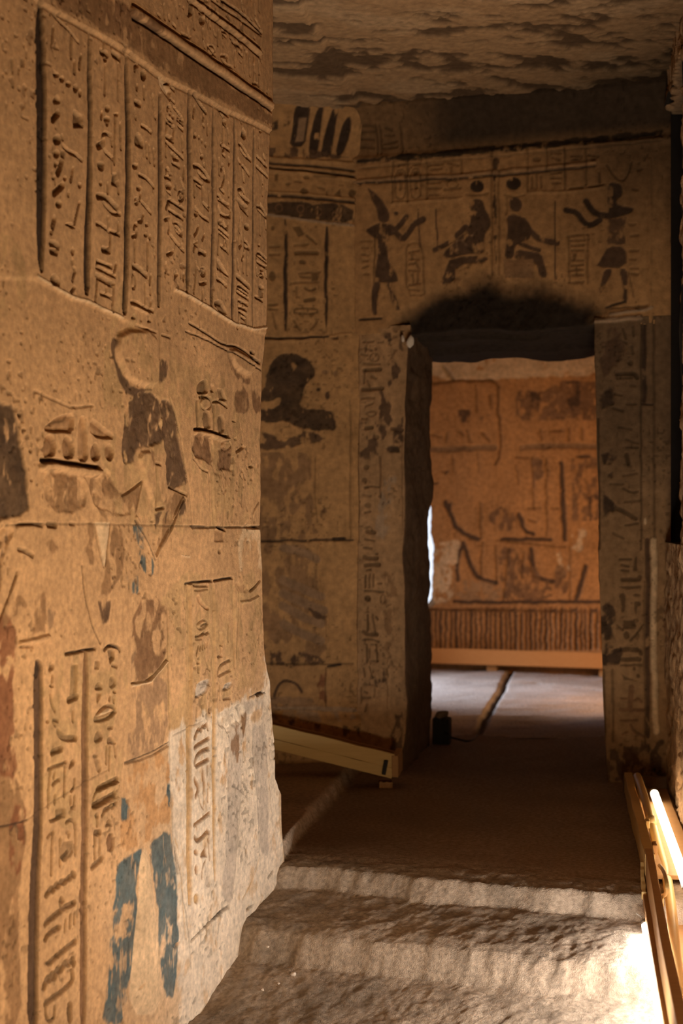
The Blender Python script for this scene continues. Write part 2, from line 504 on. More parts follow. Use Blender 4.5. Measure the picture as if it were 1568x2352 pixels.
T_UPPER = """
@ 0 0 1
p:,7,D 84 6 104 22 107 330 105 622 92 626 84 500 83 250
p:,8,D 200 76 206 77 212 230 212 400 209 600 206 680 192 676 196 560 198 420 202 330 200 200
p:,8,D 288 126 297 130 300 300 300 420 297 560 293 700 291 724 280 722 283 640 287 520 288 330
p:,7,d 362 211 371 214 372 420 371 560 369 706 360 704 361 560 362 420
p:,7,d 428 206 437 210 438 420 437 560 436 672 427 670 428 560 428 420
p:,6,d 486 242 492 246 493 420 493 600 491 706 482 702 485 600 486 420
p:,5,d 535 266 541 270 541 420 541 600 539 737 531 733 534 600 535 420
p:,5,d 580 294 585 297 585 480 583 640 582 756 578 752 579 600 580 420
@ 80 0 5.6
t 230 170 340 300 440 380 560 550
s 240 350 220 600; s 470 470 465 740; s 510 800 505 940; s 590 720 570 880
e:,8,G 270 955 35 30; e:,8,G 345 1010 30 35; e:,8,G 425 1080 32 35; e:,8,G 515 1140 32 50; e:,8,G 575 1205 20 45
p 220 1330 240 1260 290 1215 330 1290 320 1330
S 225 1540 300 1450; p:,8,G 495 1410 605 1500 615 1650 495 1640
e:,8,G 285 1800 55 60; s 350 1750 360 1790; s 370 1880 430 1950 530 1990 600 2060
e 280 1980 40 50; e 360 1990 25 50; S 290 2230 330 2160 350 2080; e 265 2110 20 40; s 490 2170 480 2260 460 2330
e:,8,G 240 2295 22 25; e:,8,G 385 2295 20 25
s 890 545 885 660; S 850 660 930 700; e:,8,G 905 760 25 30; s 905 840 900 1210
S 1010 690 1095 745; t 1075 820 1070 1290; e 935 1400 28 40; s 870 1450 855 1520; e:,8,G 925 1540 40 35; e 930 1590 20 30
s:,,G 870 1830 875 1720 920 1710 970 1730; s 980 1740 990 1860; S 815 1885 870 1850; s 890 1800 890 1930 1000 2040
s 1035 1480 1020 2100; s:,,G 1095 1600 1105 1910; e 1045 1475 30 18
p 800 2120 845 2090 895 2120 880 2200 820 2180; p 1000 2225 1050 2240 1060 2350 990 2350
s 1295 900 1300 840 1330 835; e:,8,G 1400 970 38 70; s 1320 1100 1315 1150; s 1405 1130 1405 1270; s 1510 1230 1530 1400 1545 1520
S 1300 1325 1350 1345; s 1285 1430 1300 1520; s 1370 1620 1430 1650 1490 1710; p:,7,G 1270 1850 1300 1710 1340 1720 1390 1800 1395 1920 1330 1900
s 1430 1850 1440 2020; s 1470 1890 1475 2070; s 1525 1930 1530 2110; e:,8,G 1290 2140 35 35
@ 80 360 5.6
S 245 475 300 420 360 360; s 435 460 435 490; e:,8,G 575 370 22 32; e:,8,G 310 610 38 45; s:,,G 575 600 545 720 515 860
p:,9,G 400 870 470 855 530 910 480 920; S 260 800 240 900; e:,8,G 220 975 20 32; S 215 1120 280 1130 310 1160; S 220 1215 290 1235
e:,8,G 495 1225 20 45; s:,,G 490 1340 495 1430 530 1460 500 1540 490 1590; s:,,G 510 1680 465 1740
p:,8,G 205 1630 215 1540 260 1500 310 1560 340 1650 280 1670
e:,7,G 850 100 45 40; p:,7,G 1000 210 1050 240 1060 380 985 350; s 940 350 940 460; s 1070 330 1075 460; e:,7,G 850 340 20 25
S 815 505 880 505 960 550 1060 660; s 890 590 960 680 1030 730 1095 735; t 1060 660 1095 735
s 800 860 850 860 960 950; s 950 780 960 950 985 960 965 1200; S 880 1190 960 1205; s:,,G 1080 860 1075 1000; s:,,G 1000 965 1090 1005
s 810 1340 800 1420; s:,,G 805 1345 950 1400 990 1420; s 800 1420 1030 1540; s 1045 1380 1020 1490; s 790 1510 1020 1640
s 820 1560 1010 1670; s:,,G 810 1570 780 1860; s 920 1690 920 1740; s 850 1750 1000 1815; s 1000 1900 1000 1990; s 1015 1680 1005 1900
s:,,G 1340 245 1400 260 1460 310 1520 390; e 1330 410 30 30; s 1360 490 1345 560; o 1290 540 1325 550 1320 610 1285 600; s 1370 590 1420 640 1480 720
s 1390 740 1370 830 1330 830; e:,8,G 1435 875 22 18; s 1275 920 1290 870 1310 870; s 1310 960 1300 1020 1255 1020; e:,8,G 1425 1005 22 25; e 1480 1040 18 35
s:,,G 1285 1080 1285 1350; s 1450 1100 1445 1440; S 1260 1410 1340 1440 1430 1530; o 1250 1500 1290 1500 1290 1690 1250 1690; s 1490 1530 1475 1640; s 1485 1700 1485 1760
s 1240 1870 1300 1870 1400 1930 1480 1975; s 1490 1870 1480 1960 1520 1985; t 1420 1640 1415 1960
p:,8,G 1235 2080 1275 2025 1305 2090; p:,8,G 1450 2120 1475 2060 1505 2130; s 1355 1990 1370 2100; r 1230 1900 1300 1905 1500 2020 1480 2045 1380 2000 1240 1935
@ 340 140 5.2267
e:,8,G 230 275 30 18; s 265 310 300 350; s 260 380 250 460; t 270 460 310 510
s 230 590 235 550 265 550 270 600; e 262 645 14 16; e:,8,G 295 680 16 22; t 300 560 400 680; s 230 690 290 740; s 350 660 410 720; s 345 700 410 760; s 355 770 410 830
s 215 730 310 800; s 220 735 215 890; s 220 920 300 970; s 310 820 300 940; s 230 910 290 940
s 220 970 410 1170; t 250 1020 400 1150; s 215 1000 210 1140; p 260 1100 330 1110 370 1200 300 1200; s 285 1225 370 1270; s 405 920 410 1080
s 210 1370 215 1300 240 1300 255 1370; s 195 1395 260 1415; s 425 1280 415 1400; e 240 1510 35 40; t 215 1560 260 1600; s 380 1420 400 1490 415 1580
E 382 1620 36 58; e 382 1625 18 34; s:,,G 210 1770 240 1665 300 1700 415 1780; s:,,G 240 1790 415 1900
s 545 560 530 680; S:12,8,D 540 410 580 470 630 550 690 620; s 660 660 645 750 665 790; s 710 780 705 880
p:,8,G 545 860 570 880 575 920 540 930; p:,8,G 590 900 615 930 600 950; p:,8,G 630 940 650 960 640 1000; p:,8,G 670 980 695 1000 690 1040 670 1020
s 615 1060 630 1110; e:,8,G 640 1160 20 25; s 665 1250 668 1265; S:12,8,G 540 1265 590 1265 650 1310 720 1400 735 1430; s 590 1320 620 1380 680 1430 730 1440
s:,,G 540 1415 590 1450 640 1490; s 550 1440 548 1620; t 570 1480 630 1530; s 650 1530 645 1680; s 725 1580 725 1740; s 650 1700 720 1770; t 665 1730 720 1790
s 840 570 960 660; s 850 590 900 680; p 890 690 940 720 930 790 890 760; s 900 800 890 980; s 950 820 960 980; s 870 1000 970 1080; s 910 1050 890 1100; s 890 1120 920 1150
p 955 1160 975 1160 985 1230 960 1270; s 880 1250 900 1260 870 1310; s 900 1300 920 1380 880 1530; s 860 1530 910 1580; s 965 1480 970 1620; s 850 1180 850 1360
p 1130 790 1160 850 1150 940 1110 900; e:,7,G 1145 890 28 50; s 1085 1000 1110 1000 1200 1150 1230 1190; t 1100 1060 1150 1140 1230 1200
s 1075 1175 1100 1230; s 1125 1265 1160 1290 1210 1370; s 1130 1330 1150 1450
e 1340 850 18 14; t 1320 930 1320 1040; s 1380 1130 1400 1180; s 1300 1150 1420 1265; s 1300 1270 1430 1390; s 1350 1180 1400 1260; s 1370 1400 1380 1470; s 1380 1520 1375 1610
@ 340 400 5.2267
s:,,G 200 545 250 530; s 250 560 255 640 245 700; o 310 585 370 600 410 690 400 750 330 680; t 330 630 400 720; s 270 730 330 810 370 860 430 920; s:,,G 230 970 280 960 300 930; s:,,G 400 850 400 900
p 200 1060 220 1060 230 1140 215 1200 205 1140; p:,6 310 1160 330 1180 370 1200 320 1290; p 415 1180 445 1200 440 1270 420 1310
e:,8,G 570 475 25 30; s 560 410 590 440; s 610 470 650 520 720 560; s 600 630 580 700 555 730; s 670 730 650 790; s 590 820 560 870 550 920; s 550 820 590 860; p:,8,G 610 900 640 920 700 940 690 990 640 960 600 970
s 580 1060 580 1160 570 1280 550 1420; E 665 1165 30 50; e:,6,G 665 1170 22 38; t 600 1120 635 1170; s 620 1300 660 1310 700 1290; s:,,G 655 1390 655 1500
s 830 260 860 270 890 330 970 370; t 840 310 970 400; s 840 400 860 460 900 500 980 510; s 990 440 980 510; t 850 440 870 500
s 850 560 880 580; s 840 580 950 660; s 880 560 870 620; s 900 570 920 640; s 960 600 950 660
s 845 650 965 750; t 850 700 960 800; s:,,G 855 720 840 950; s 870 860 960 930; s 960 800 965 940; s 920 830 915 880
p 825 1000 880 1060 980 1240 830 1140; s 830 1270 880 1280 950 1340; t 900 1360 890 1500; t 940 1360 940 1500; t 825 1210 840 1270
p:,5 815 1560 850 1540 900 1560 940 1610 955 1690 870 1680; S 815 1555 850 1540 890 1560
s:,,G 1080 190 1110 170 1140 180 1150 220; s 1130 260 1210 330; t 1090 220 1130 280 1200 350; s 1070 300 1140 360 1190 400; p 1070 310 1190 400 1210 510 1110 420
s 1110 540 1110 640 1130 830 1100 880; e:,7,G 1185 630 28 36; s 1100 610 1095 850; o 1160 790 1210 850 1220 900 1170 880; s 1160 780 1165 880
s 1080 1030 1085 1140; s 1150 1030 1145 1170; s 1195 1010 1190 1200; s 1150 960 1130 1020; S 1070 1230 1210 1350; s:,,G 1070 1410 1085 1330 1200 1410; s 1080 1420 1200 1500; t 1090 1380 1190 1450
s 1090 1520 1090 1600; s 1100 1520 1190 1570; s 1090 1600 1180 1630; s 1140 1540 1135 1610; s 1095 1660 1090 1850; s 1100 1650 1185 1710; s 1185 1720 1180 1810; s 1120 1720 1180 1760
s 1310 380 1380 410 1430 520; t 1320 420 1420 530; s 1350 360 1400 440; s 1345 500 1345 720; s 1410 570 1415 650; e 1330 850 14 14
s:,,G 1300 1020 1310 950 1340 940 1420 1020; s 1310 1050 1430 1130; t 1320 980 1420 1060; s 1300 1140 1305 1210; e 1360 1150 22 24; E 1360 1210 25 25
p:,4 1330 1320 1360 1330 1390 1400 1370 1510 1320 1480; s:,,G 1285 1470 1370 1520; s 1410 1190 1420 1240; s 1330 1350 1380 1370
"""
T_FRIEZE = """
@ 300 0 4.6118
s 270 150 290 170; s 380 180 385 210; p:,7,G 590 40 630 60 630 160 580 190; s 700 140 740 160; e 730 220 35 50; s 810 220 820 290; s 580 320 600 400; p:,7,G 500 340 620 400 600 420 520 390
s 420 260 450 290; s 740 320 740 410; s 940 330 980 345; s 905 330 895 480; t 940 350 980 400; s 750 460 760 510; E 830 540 40 52; s 790 490 870 590; s 925 600 990 600; s 930 620 980 700 1050 720; s 995 600 990 640
s 1050 450 1150 520; s 1100 470 1140 510; s 1080 550 1080 700; s 1120 560 1160 600; p 1190 540 1220 560 1210 640; s 1290 590 1280 680; s 1340 660 1345 780; s 1290 700 1280 880; s 1340 800 1335 910; s 1240 640 1240 800; t 1180 600 1180 760; s 1270 885 1320 895
s 1150 30 1160 110; s 1300 200 1350 290; s 1290 60 1300 160; s 1340 0 1345 120; s 330 60 340 200; s 450 20 470 180; s 640 120 650 300
s:10,9,D 0 200 180 295 400 460 780 720 1110 930 1470 1180
s:12,10,D 0 60 200 180 480 385 740 560 1000 740 1250 920 1465 1065
R:30,9 0 125 190 240 440 425 760 640 1050 835 1467 1122
s:9,7,G 580 10 860 220 1100 405 1362 610; s:9,8,D 690 5 900 160 1365 515; s:8,6,G 830 5 1100 190 1368 375; s:9,8,D 930 0 1150 150 1372 350
R:14,6 640 10 880 190 1364 562
t 1365 350 1362 640; t 1440 960 1438 1050
"""
T_MID = """
@ 0 880 4.9
q:,4,D,.03 -60 150 60 215 150 260 220 400 260 600 300 900 330 1150 370 1380 330 1480 200 1500 -60 1560
p:,9,B 515 500 600 430 720 360 850 345 850 560 700 560 520 545; t:7,4,g 530 500 640 450 740 440 800 380
p:,9,B 905 400 940 360 970 390 1000 650 1010 880 890 890 895 650; p:,9,B 1030 400 1120 440 1200 510 1295 590 1280 640 1030 600
p:,10,m 500 690 530 600 580 575 630 610 655 700 640 820 580 850 510 830; p:,10,m 715 700 740 620 775 600 820 640 850 700 850 830 790 860 730 840
p:,10,m 1030 830 1040 720 1085 660 1130 720 1145 850 1060 880; p:,10,m 1195 770 1210 710 1245 690 1290 730 1300 820 1260 890 1210 850
S:13,10,D 480 868 640 878 860 905 1000 935 1130 945; R:28,9 490 925 640 930 860 965 1130 1010
q:,3,m,.5 500 1030 700 990 850 1010 940 1090 990 1220 1010 1380 900 1470 700 1480 560 1350 510 1200
q:,3,m,.5 1030 1050 1170 1020 1200 960 1290 1060 1350 1180 1420 1280 1500 1400 1480 1500 1250 1480 1050 1350 1020 1200
r:25,5 860 1010 960 1010 1060 1250 1130 1400 1250 1500 1190 2060 1170 2060 1080 1560 1000 1230
r:25,5,p 1080 1560 1250 1560 1195 2060 1180 2060
c:,,m,.55 920 1600 1080 1580 1110 1800 1180 2060 1050 2100 940 1800; c:,,m,.5 1250 1600 1380 1590 1440 1900 1380 2150 1230 2450 1130 2350 1215 2000
t:5,4,G 1080 1590 1110 1800 1185 2070; t:5,4,G 1252 1590 1200 2060; s:8,7,G 220 1590 350 1580 490 1605; S 560 1590 640 1600; s 800 1585 850 1590
q:,5,d,.55 -60 1640 180 1630 100 1800 60 2000 20 2352 -60 2352; s:11,7,G 220 1870 300 1890 380 1940; c:,,m,.45 520 1800 600 1740 680 1850 600 1950
t:6,5,G 205 2130 130 2352; e:,7,G 240 360 30 25; e:,5,G 280 525 25 18; e:,5,G 355 760 20 25; e:,5,G 370 1090 18 18
s:6,3,g 430 100 560 170 820 280; t:6,3,g 820 270 1050 260
@ 240 740 4.126
r:16,9,n 130 60 500 60 530 380 520 600 440 635 330 610 230 550 160 430 105 250
c:,,d,.15 75 170 120 140 110 300 160 440 225 560 330 625 520 615 528 650 400 660 240 745 150 560 105 420 80 280
c:,,d,.35 520 460 560 350 600 280 612 470 565 590 538 640 525 600
q:,3,d,.12 235 735 270 720 300 655 525 650 560 900 580 1150 480 1180 380 1190 305 1250 292 1360 180 1370 178 1200 200 950
q:,4,d,.12 540 715 640 740 700 900 735 1100 775 1350 805 1530 700 1590 620 1560 600 1420 585 1250 565 1000
c:,,m,.5 310 1210 480 1180 495 1330 400 1420 330 1330; t:6,5,G 500 1330 500 1770; s:8,6,G 500 1335 545 1345
t:6,5,G 640 730 700 880 745 1150 800 1480 830 1750 848 1950
r:14,7,n 300 1220 480 1200 495 1760 440 1700 370 1500
S:7,6,G 180 1640 260 1600 370 1510; t:6,5,G 370 1510 320 1760; c:,,m,.5 180 1650 370 1510 330 1760 300 1850 210 1700
s:8,6,G 620 1560 700 1600 790 1640; S:9,6,G 500 1770 575 1755
c:,,m,.4 520 1800 640 1600 780 1640 820 1800 740 1690 640 1980 520 2200
R:18,6 640 1960 690 1800 750 1690 ; R:18,6 500 2230 600 2020 640 1960; R:16,5 310 1860 400 2050 490 2240
t:6,6,D 300 1880 380 2010 490 2250; t:6,6,G 500 2250 590 2060 690 1800 745 1690; c:,,d,.45 700 1760 745 1690 790 1720 780 1820 710 1860
c:,,d,.6 490 1830 620 1780 600 1990 510 2060
c:,,u,.55 255 1900 340 1920 385 2080 390 2180 300 2080; c:,,u,.5 330 2150 400 2150 490 2280 470 2420 350 2340
r:14,9,n 1172 215 1400 330 1450 385 1420 490 1380 515 1270 470 1205 390; c:,,b,.4 1180 300 1220 440 1290 495 1380 530 1455 440 1445 520 1390 610 1260 560
t:6,5,G 1172 100 1180 300 1215 440; S:12,9,D 1400 280 1430 295; S:12,9,D 1405 340 1440 365 1490 385
p:,8,G 890 620 930 560 985 535 1000 600 1000 680 900 690; p:,6 1080 620 1130 640 1170 740 1100 750; p:,8 1020 590 1050 600 1050 660 1025 660; s:,,G 920 710 980 700 1040 740 1040 840; E 980 770 50 60; s:,,G 1050 760 1100 750 1170 800
p:,7,G 945 860 980 830 1020 860 1020 1030 950 1010; p:,7,G 1080 900 1120 880 1150 900 1150 1060 1090 1050; p:,6,G 885 740 910 730 910 1000 885 1000; p:,6 1045 780 1065 780 1060 1040 1040 1030
S:10,8,D 860 1012 960 1020 1060 1050 1170 1085; R:22,7 870 1045 1000 1062 1180 1115; E 1165 1170 45 45
q:,3,b,.35 830 1040 1000 1060 1050 1200 1030 1350 960 1350 850 1250; q:,2,b,.5 1070 1180 1220 1200 1220 1400 1100 1400
c:,,b,.45 1250 590 1340 580 1380 700 1390 850 1300 880 1240 860; c:,,b,.45 1400 580 1470 570 1520 750 1510 860 1420 850
t 1000 1420 1012 1700 1024 1930; t 1170 1450 1150 1700 1140 1930; t 1300 970 1330 1160 1260 1230; s 1260 1230 1330 1180; t 850 1280 920 1390 1000 1420; t 1290 1360 1320 1480; t 1480 1700 1420 1800 1430 1900
r:12,3 1020 1000 1020 1420 1150 1450 1140 1930 1025 1930
S:10,9,D 1090 1940 1160 1965; S:10,9,D 1370 1942 1490 1940; s:6,5,G 840 1942 900 1945 1090 1940 1380 1945
c:,,p,.5 850 1900 1020 1900 1020 1990 860 1980; c:,,p,.45 1280 1940 1490 1940 1510 2352 1300 2352; p:,4,B 1060 1960 1150 1980 1150 2080 1060 2080; e:,5,G 1110 2170 15 25
r:6,4,p 740 2210 830 2215 830 2235 740 2225; e:,6,G 1405 1370 25 14; e:,4,G 1240 940 22 10; s 560 830 560 900
s:6,5,G 560 125 640 150; s:7,6,D 820 0 1000 120 1150 215 1300 240 1480 380; t:5,4,g 540 0 545 350; t 300 30 500 100
@ 0 1300 4.9
t:6,6,D 945 0 960 150 980 290 1010 480 1070 700 1150 870; t:6,6,G 205 100 130 330 60 500 0 650; R:14,6 240 870 430 835 560 800; t:5,5,G 240 905 390 905
c:,,r,.12 -60 600 130 550 200 700 240 850 180 1000 175 1500 190 1900 230 2400 -60 2400; c:,,m,.5 210 300 340 430 300 520 150 600 60 700 30 500
c:,,m,.6 290 800 440 250 530 260 550 780; c:,,t,.6 540 450 900 600 920 760 560 760; c:,,d,.62 1060 0 1330 60 1250 500 1230 650 1150 640 1100 300
c:,,u,.6 1450 130 1568 130 1568 300 1470 290
"""
T_LOW = """
@ 0 0 1
p:,8,d 83 1518 90 1512 101 1520 104 1560 103 1700 104 1800 102 1900 98 1980 95 2100 92 2250 90 2370 66 2370 70 2200 72 2100 76 1960 82 1850 83 1700 81 1600
p:,7,b 194 1492 207 1492 208 1700 207 1880 205 2000 203 2150 201 2370 185 2370 188 2150 190 2000 192 1880 192 1700
@ 60 1460 5.6
S:8,8,D 530 240 760 190 910 170; S:9,8,D 1025 180 1080 130 1215 150 1225 190; e:,8,D 180 440 55 120
s 335 360 330 440; e:,7,G 350 400 30 45; s 360 520 350 650; e:,7,G 350 650 28 20; s:,,G 335 770 350 880 400 970; p:,7 600 370 680 370 680 770 600 770; s:,,G 605 380 600 760; S 575 830 680 780; s 630 980 630 1100
e:,8,G 300 1100 22 22; s:,,G 380 1080 440 1090; s 390 1120 400 1150; S 440 1230 470 1280 540 1320 670 1320; S 360 1500 410 1470 480 1450
s:,,G 310 1730 540 1620; s:,,G 340 1720 310 1990; s:,,G 525 1680 520 2060; s 310 2000 310 2200; p:,8,G 575 1700 610 1590 660 1590 660 1660 580 1720
s 390 1780 385 1840; s:,,G 370 1920 420 1870 460 1850; s:,,G 650 1850 650 1940 610 2000; s 400 2060 400 2150; p 410 2230 530 2210 530 2340 410 2340
s 600 2070 600 2180; s:,,G 650 2070 640 2200; p:,8,G 600 2220 630 2180 660 2250; p 910 310 960 310 960 420 900 430
p:,8,G 1065 180 1160 200 1160 290 1100 370; s:,,G 1130 380 1190 400; p:,7,G 905 710 910 640 960 590 1005 640 1015 700; p:,6 930 740 1000 740 980 800 940 880
p 1090 650 1100 540 1140 510 1180 560 1185 640 1120 680; e:,8,G 1160 720 22 22; s 1100 790 1095 830; s 1150 820 1150 860
o:9,7,G 905 1080 950 1000 1030 920 1100 905 1190 960 1100 1060 1000 1090 930 1090; s:7,5,g 930 1060 1040 1030 1180 980; r:8,6,p 930 1040 1040 960 1140 950 1040 1020
p:,7,G 900 1350 910 1270 960 1200 1000 1250 1020 1330 930 1390; s 1085 1190 1130 1190; p:,7,G 1065 1350 1090 1300 1130 1310 1160 1370 1150 1400 1070 1400; s 1060 1430 1055 1640; s 1100 1440 1090 1720; s 1150 1400 1170 1550; e:,8,G 1150 1390 25 18
p 890 1560 930 1550 980 1620 1000 1740 950 1790; s:,,G 900 1550 940 1560; S 945 1980 1040 1920 1190 1850; s:,,G 880 2190 900 2060 945 1990; S 890 2190 1000 2130 1160 2030; R:10,5 900 2240 1200 2100; R:10,5 960 2010 1200 1900
s:,,G 1000 2320 1020 2240 1060 2220 1100 2160 1110 2200 1150 2130 1160 2180 1180 2150
@ 40 1840 4.594
p:,8,G 350 180 390 190 520 110 520 160 370 240; s 590 80 620 60; s 340 380 380 340; s:,,G 400 330 385 440 380 780; s:,,G 535 230 580 195 620 210 625 280; s 540 330 570 340 560 380; s 470 410 470 690; p:,5 480 440 560 430 620 420 620 560 480 680; S 510 610 560 550; s 630 230 630 560
S 330 990 380 920 400 950 430 880 450 910 480 850 520 860 560 810 580 820 600 760 620 790; p:,8,G 450 1080 470 1010 495 1000 520 1060 500 1090; s:,,G 470 1090 480 1130; S 320 1290 400 1220 480 1160; S 510 1130 620 1070
p:,9,G 300 1450 330 1390 420 1320 480 1300 480 1350 400 1400 350 1430 330 1490 300 1490; s:,,G 525 1250 515 1370; s:,,G 575 1200 570 1330; s:,,G 620 1170 615 1290; S 350 1720 440 1640 520 1560 625 1480; s 310 1720 370 1730
S:18 300 1970 330 1870 360 1890 380 1820 410 1880 430 1770 470 1800 520 1700 560 1730 600 1660 610 1720; S 590 1800 600 1900 540 1960 460 2030 380 2090 310 2140; s:,,G 310 2140 310 2290 350 2330; s:,,G 400 2180 400 2290; s:,,G 350 2330 400 2290; p:,8,G 530 2150 580 2100 590 2200 590 2350 540 2350
s 855 140 860 260; e:,7,G 855 155 22 30; s:,,G 910 150 940 110 980 80 1000 50 1020 80 1050 30; p:,8,G 945 270 960 220 990 185 1020 260; S 840 330 890 330; s:,,G 835 340 835 650; s 885 350 880 620; S 810 700 860 660 910 610; e:,7,b 1000 440 42 105
c:,,u,.16 1075 620 1180 565 1320 490 1330 530 1290 750 1270 1000 1275 1300 1250 1550 1210 1800 1160 2200 1110 2380 915 2380 950 2100 980 1750 1000 1400 1030 1000 1050 750
q:,3,D,.1 -60 215 105 225 110 300 60 400 -60 380; c:,,r,.3 -60 0 110 60 100 230 60 650 20 800 -60 800
r:30,4 110 170 200 170 190 400 150 700 60 740 100 420
p:,7,B 1270 1990 1310 1940 1370 1900 1330 1960 1280 2000
@ 0 1400 2.306
c:,,u,.16 790 1245 910 1140 920 1300 945 1500 945 1800 940 2050 870 2060 860 1850 840 1650 820 1400
c:,,o,.35 665 830 900 735 912 1070 915 1140 760 1250 640 1310 650 1050; c:,,u,.62 650 1000 700 990 700 1130 652 1130; c:,,u,.62 860 900 905 930 910 1060 880 1040
c:,,t,.4 705 160 890 260 892 720 780 770 670 820 700 500
s:6,5,G 670 815 780 790 900 720; t:6,5,G 708 390 800 380 890 260; R:10,5,p 710 400 800 385 890 275; t:5,5,G 895 0 900 500 915 1100 940 1400
c:,,b,.45 700 -60 895 -60 890 260 800 375 710 380
t:6,4,G 930 1280 960 1450 1000 1650 1020 1900; r:30,5,p 740 1330 780 1240 810 1400 850 1850 860 2150 690 2150 710 1800 740 1500
"""
T_PALE = """
@ 380 1300 5.2267
@ 0 0 1
p:,8,y 430 1344 443 1343 445 1500 444 1750 443 1960 445 2080 432 2080 431 1900 430 1750 430 1600 431 1450
p:,6,y 492 1340 499 1341 501 1500 501 1700 500 1850 499 1950 501 2022 494 2025 492 1900 491 1700 492 1500
p:,6,y 538 1334 543 1338 545 1400 544 1530 539 1540 539 1420
@ 380 1300 5.2267
S:8,8,D 270 215 400 190 590 175; S:8,8,D 610 175 780 140 825 150; s 360 230 540 240; t 370 290 540 275; s:9,8,G 262 220 258 500
p:,6,B 390 350 420 345 450 400 510 480 560 500 530 540 470 490 410 430; o 385 720 430 660 500 640 540 680 500 740 430 760; s:,,G 450 720 530 690
s:,,G 380 850 450 830 490 800 510 820 545 795; t 380 880 450 870; s:,,G 410 960 385 1060; s 440 960 430 1000; s 465 950 460 990; s 495 940 490 980; s 525 930 520 970
s 500 1100 520 1180 550 1250; s 395 1160 425 1160; p:,6 395 1200 430 1200 425 1290 400 1290; p:,6,x 370 1560 375 1460 420 1390 550 1350 555 1400 530 1470 500 1530 380 1600; t 440 1430 530 1420; t 450 1470 500 1450
p 375 1690 400 1690 400 1850 375 1860; p 460 1660 485 1660 490 1800 460 1810; p 535 1630 560 1630 560 1770 535 1770; p:,6,y 670 790 715 800 715 970 670 970; s 690 990 680 1080; s 780 700 780 900; s:,,G 650 1310 670 1210 720 1170 800 1130; s 670 1320 800 1250
p:,6,x 720 1440 760 1400 815 1380 820 1420 780 1480 720 1500; s 680 1440 680 1600; s 720 1600 800 1590; s 650 1090 700 1080; S:12,10,D 1110 1550 1180 1510; t:5,4,g 910 340 890 700 870 1100
s:9,7,G 1040 300 1100 250 1160 170; R:10,5 920 440 1020 430 1130 370; q:,3,B,.4 860 210 1010 200 1040 310 900 330
c:,,x,.3 940 1650 1010 1590 1180 1560 1190 1700 1040 1800 960 1760; c:,,b,.5 930 1810 990 1730 985 1900 960 2100 925 2050
q:,5,w,.3 640 1800 800 1680 940 1660 960 1780 930 1900 830 1880 780 2000 660 1950
@ 380 1640 5.2267
S:13,7,m 370 290 400 200 430 170 450 200 470 130 490 160 520 110 530 180; S:13,7,m 370 405 430 360 480 340 545 295; S:13,7,m 370 600 390 510 440 460 545 420; S:13,7,m 390 630 460 590 545 550
p:,6,m 360 730 400 790 430 860 430 940 380 1040 360 1000 400 900 360 830; t:6,4,m 420 980 440 1100 480 1150; p:,7,m 465 650 490 650 500 800 490 900 485 1100 470 1140 475 900 455 750; p:,7,m 520 630 550 610 540 700 520 770; p:,7,m 520 890 540 900 540 1060 520 1070
S:12,7,m 365 1335 430 1290 550 1190; s:,,m 470 1210 470 1260; S:14,7,m 370 1470 400 1520 440 1500 520 1410 545 1430; s:9,6,m 545 1430 545 1540
e:,7,m 385 1660 28 40; p:,7,m 490 1540 510 1560 510 1640 530 1720 490 1720 430 1740 440 1670 480 1620; s:8,5,m 530 1500 550 1750; s:,,m 500 1760 460 1840 450 1960; e:,7,m 385 1870 22 60; e:,7,x 525 2010 33 65; e:,6,y 385 2220 33 65
c:,,x 790 130 960 130 940 600 930 1000 890 1500 850 1900 830 2280 690 2280 720 1900 745 1600 760 1200 770 800 775 400
c:,,b,.62 790 80 860 130 990 60 960 350 920 570 780 580
c:,,x,.1 1040 120 1200 150 1240 500 1245 900 1250 1300 1250 1700 1145 1700 1130 1400 1120 1100 1080 600
s:6,5,y 1145 1730 1090 1950 950 2220; t:6,3,g 960 330 930 1000 880 1600 830 2200; t:6,3,g 1060 330 1130 1100 1145 1700; t:5,3,g 1230 500 1280 1000 1310 1400
r:30,6 100 1500 200 1500 215 2352 230 2700 160 2300 110 1900; t:6,5,y 130 1500 200 1900 230 2352 260 2700
r:50,10 990 2230 1150 2090 1300 1980 1390 1900 1400 2050 1250 2200 1050 2420
s:9,8,G 1250 1960 1310 1880; s:9,8,G 1000 2352 1060 2300
@ 380 2000 4
S:12,9,G 250 640 330 560 420 470 520 380 600 330; r:24,9 230 620 330 500 460 390 560 330 440 470 320 590 250 660; s:8,6,G 460 440 540 380
p:,6,B 60 690 110 660 150 650 110 720
"""
T_JOINT = """
@ 0 0 1
t:5,3,g 88 12 200 73 300 130 372 188 430 214 500 252 560 279 622 310
R:9,4,p 88 634 165 682 205 694 282 730; R:10,5,p 405 665 443 684 482 708 541 744 583 756 618 752
t:4,6,D 430 760 500 790 560 828 604 850
t:4,3,g 20 1206 60 1202 120 1204 200 1203 280 1204 330 1206 400 1207 460 1209 530 1210 602 1212; t:5,6,D 40 1205 100 1203; t:5,6,D 440 1208 475 1209
s:5,5,D -20 1902 30 1894 66 1884; t:4,2,g 66 1884 140 1832 250 1770; t:4,5,D 290 1752 330 1738 390 1706; t:4,3,g 400 1690 470 1655; t:4,5,D 575 1602 590 1596 612 1590
q:,6,p 362 172 372 182 392 215 390 232 376 212 366 200
"""
Y_edge = np.array([(622, -60), (622, 230), (619, 300), (614, 500), (612, 760), (606, 860), (602, 960), (603, 1100), (600, 1200), (606, 1290), (606, 1400),
          (608, 1480), (612, 1520), (622, 1560), (627, 1640), (632, 1720), (634, 1790), (640, 1802), (648, 1825), (650, 1920), (655, 1968), (657, 2060)], float)
tmp = Patch((LO[0], LO[1]), LA, LN, 4, 4, 0, 1, 0, 1)
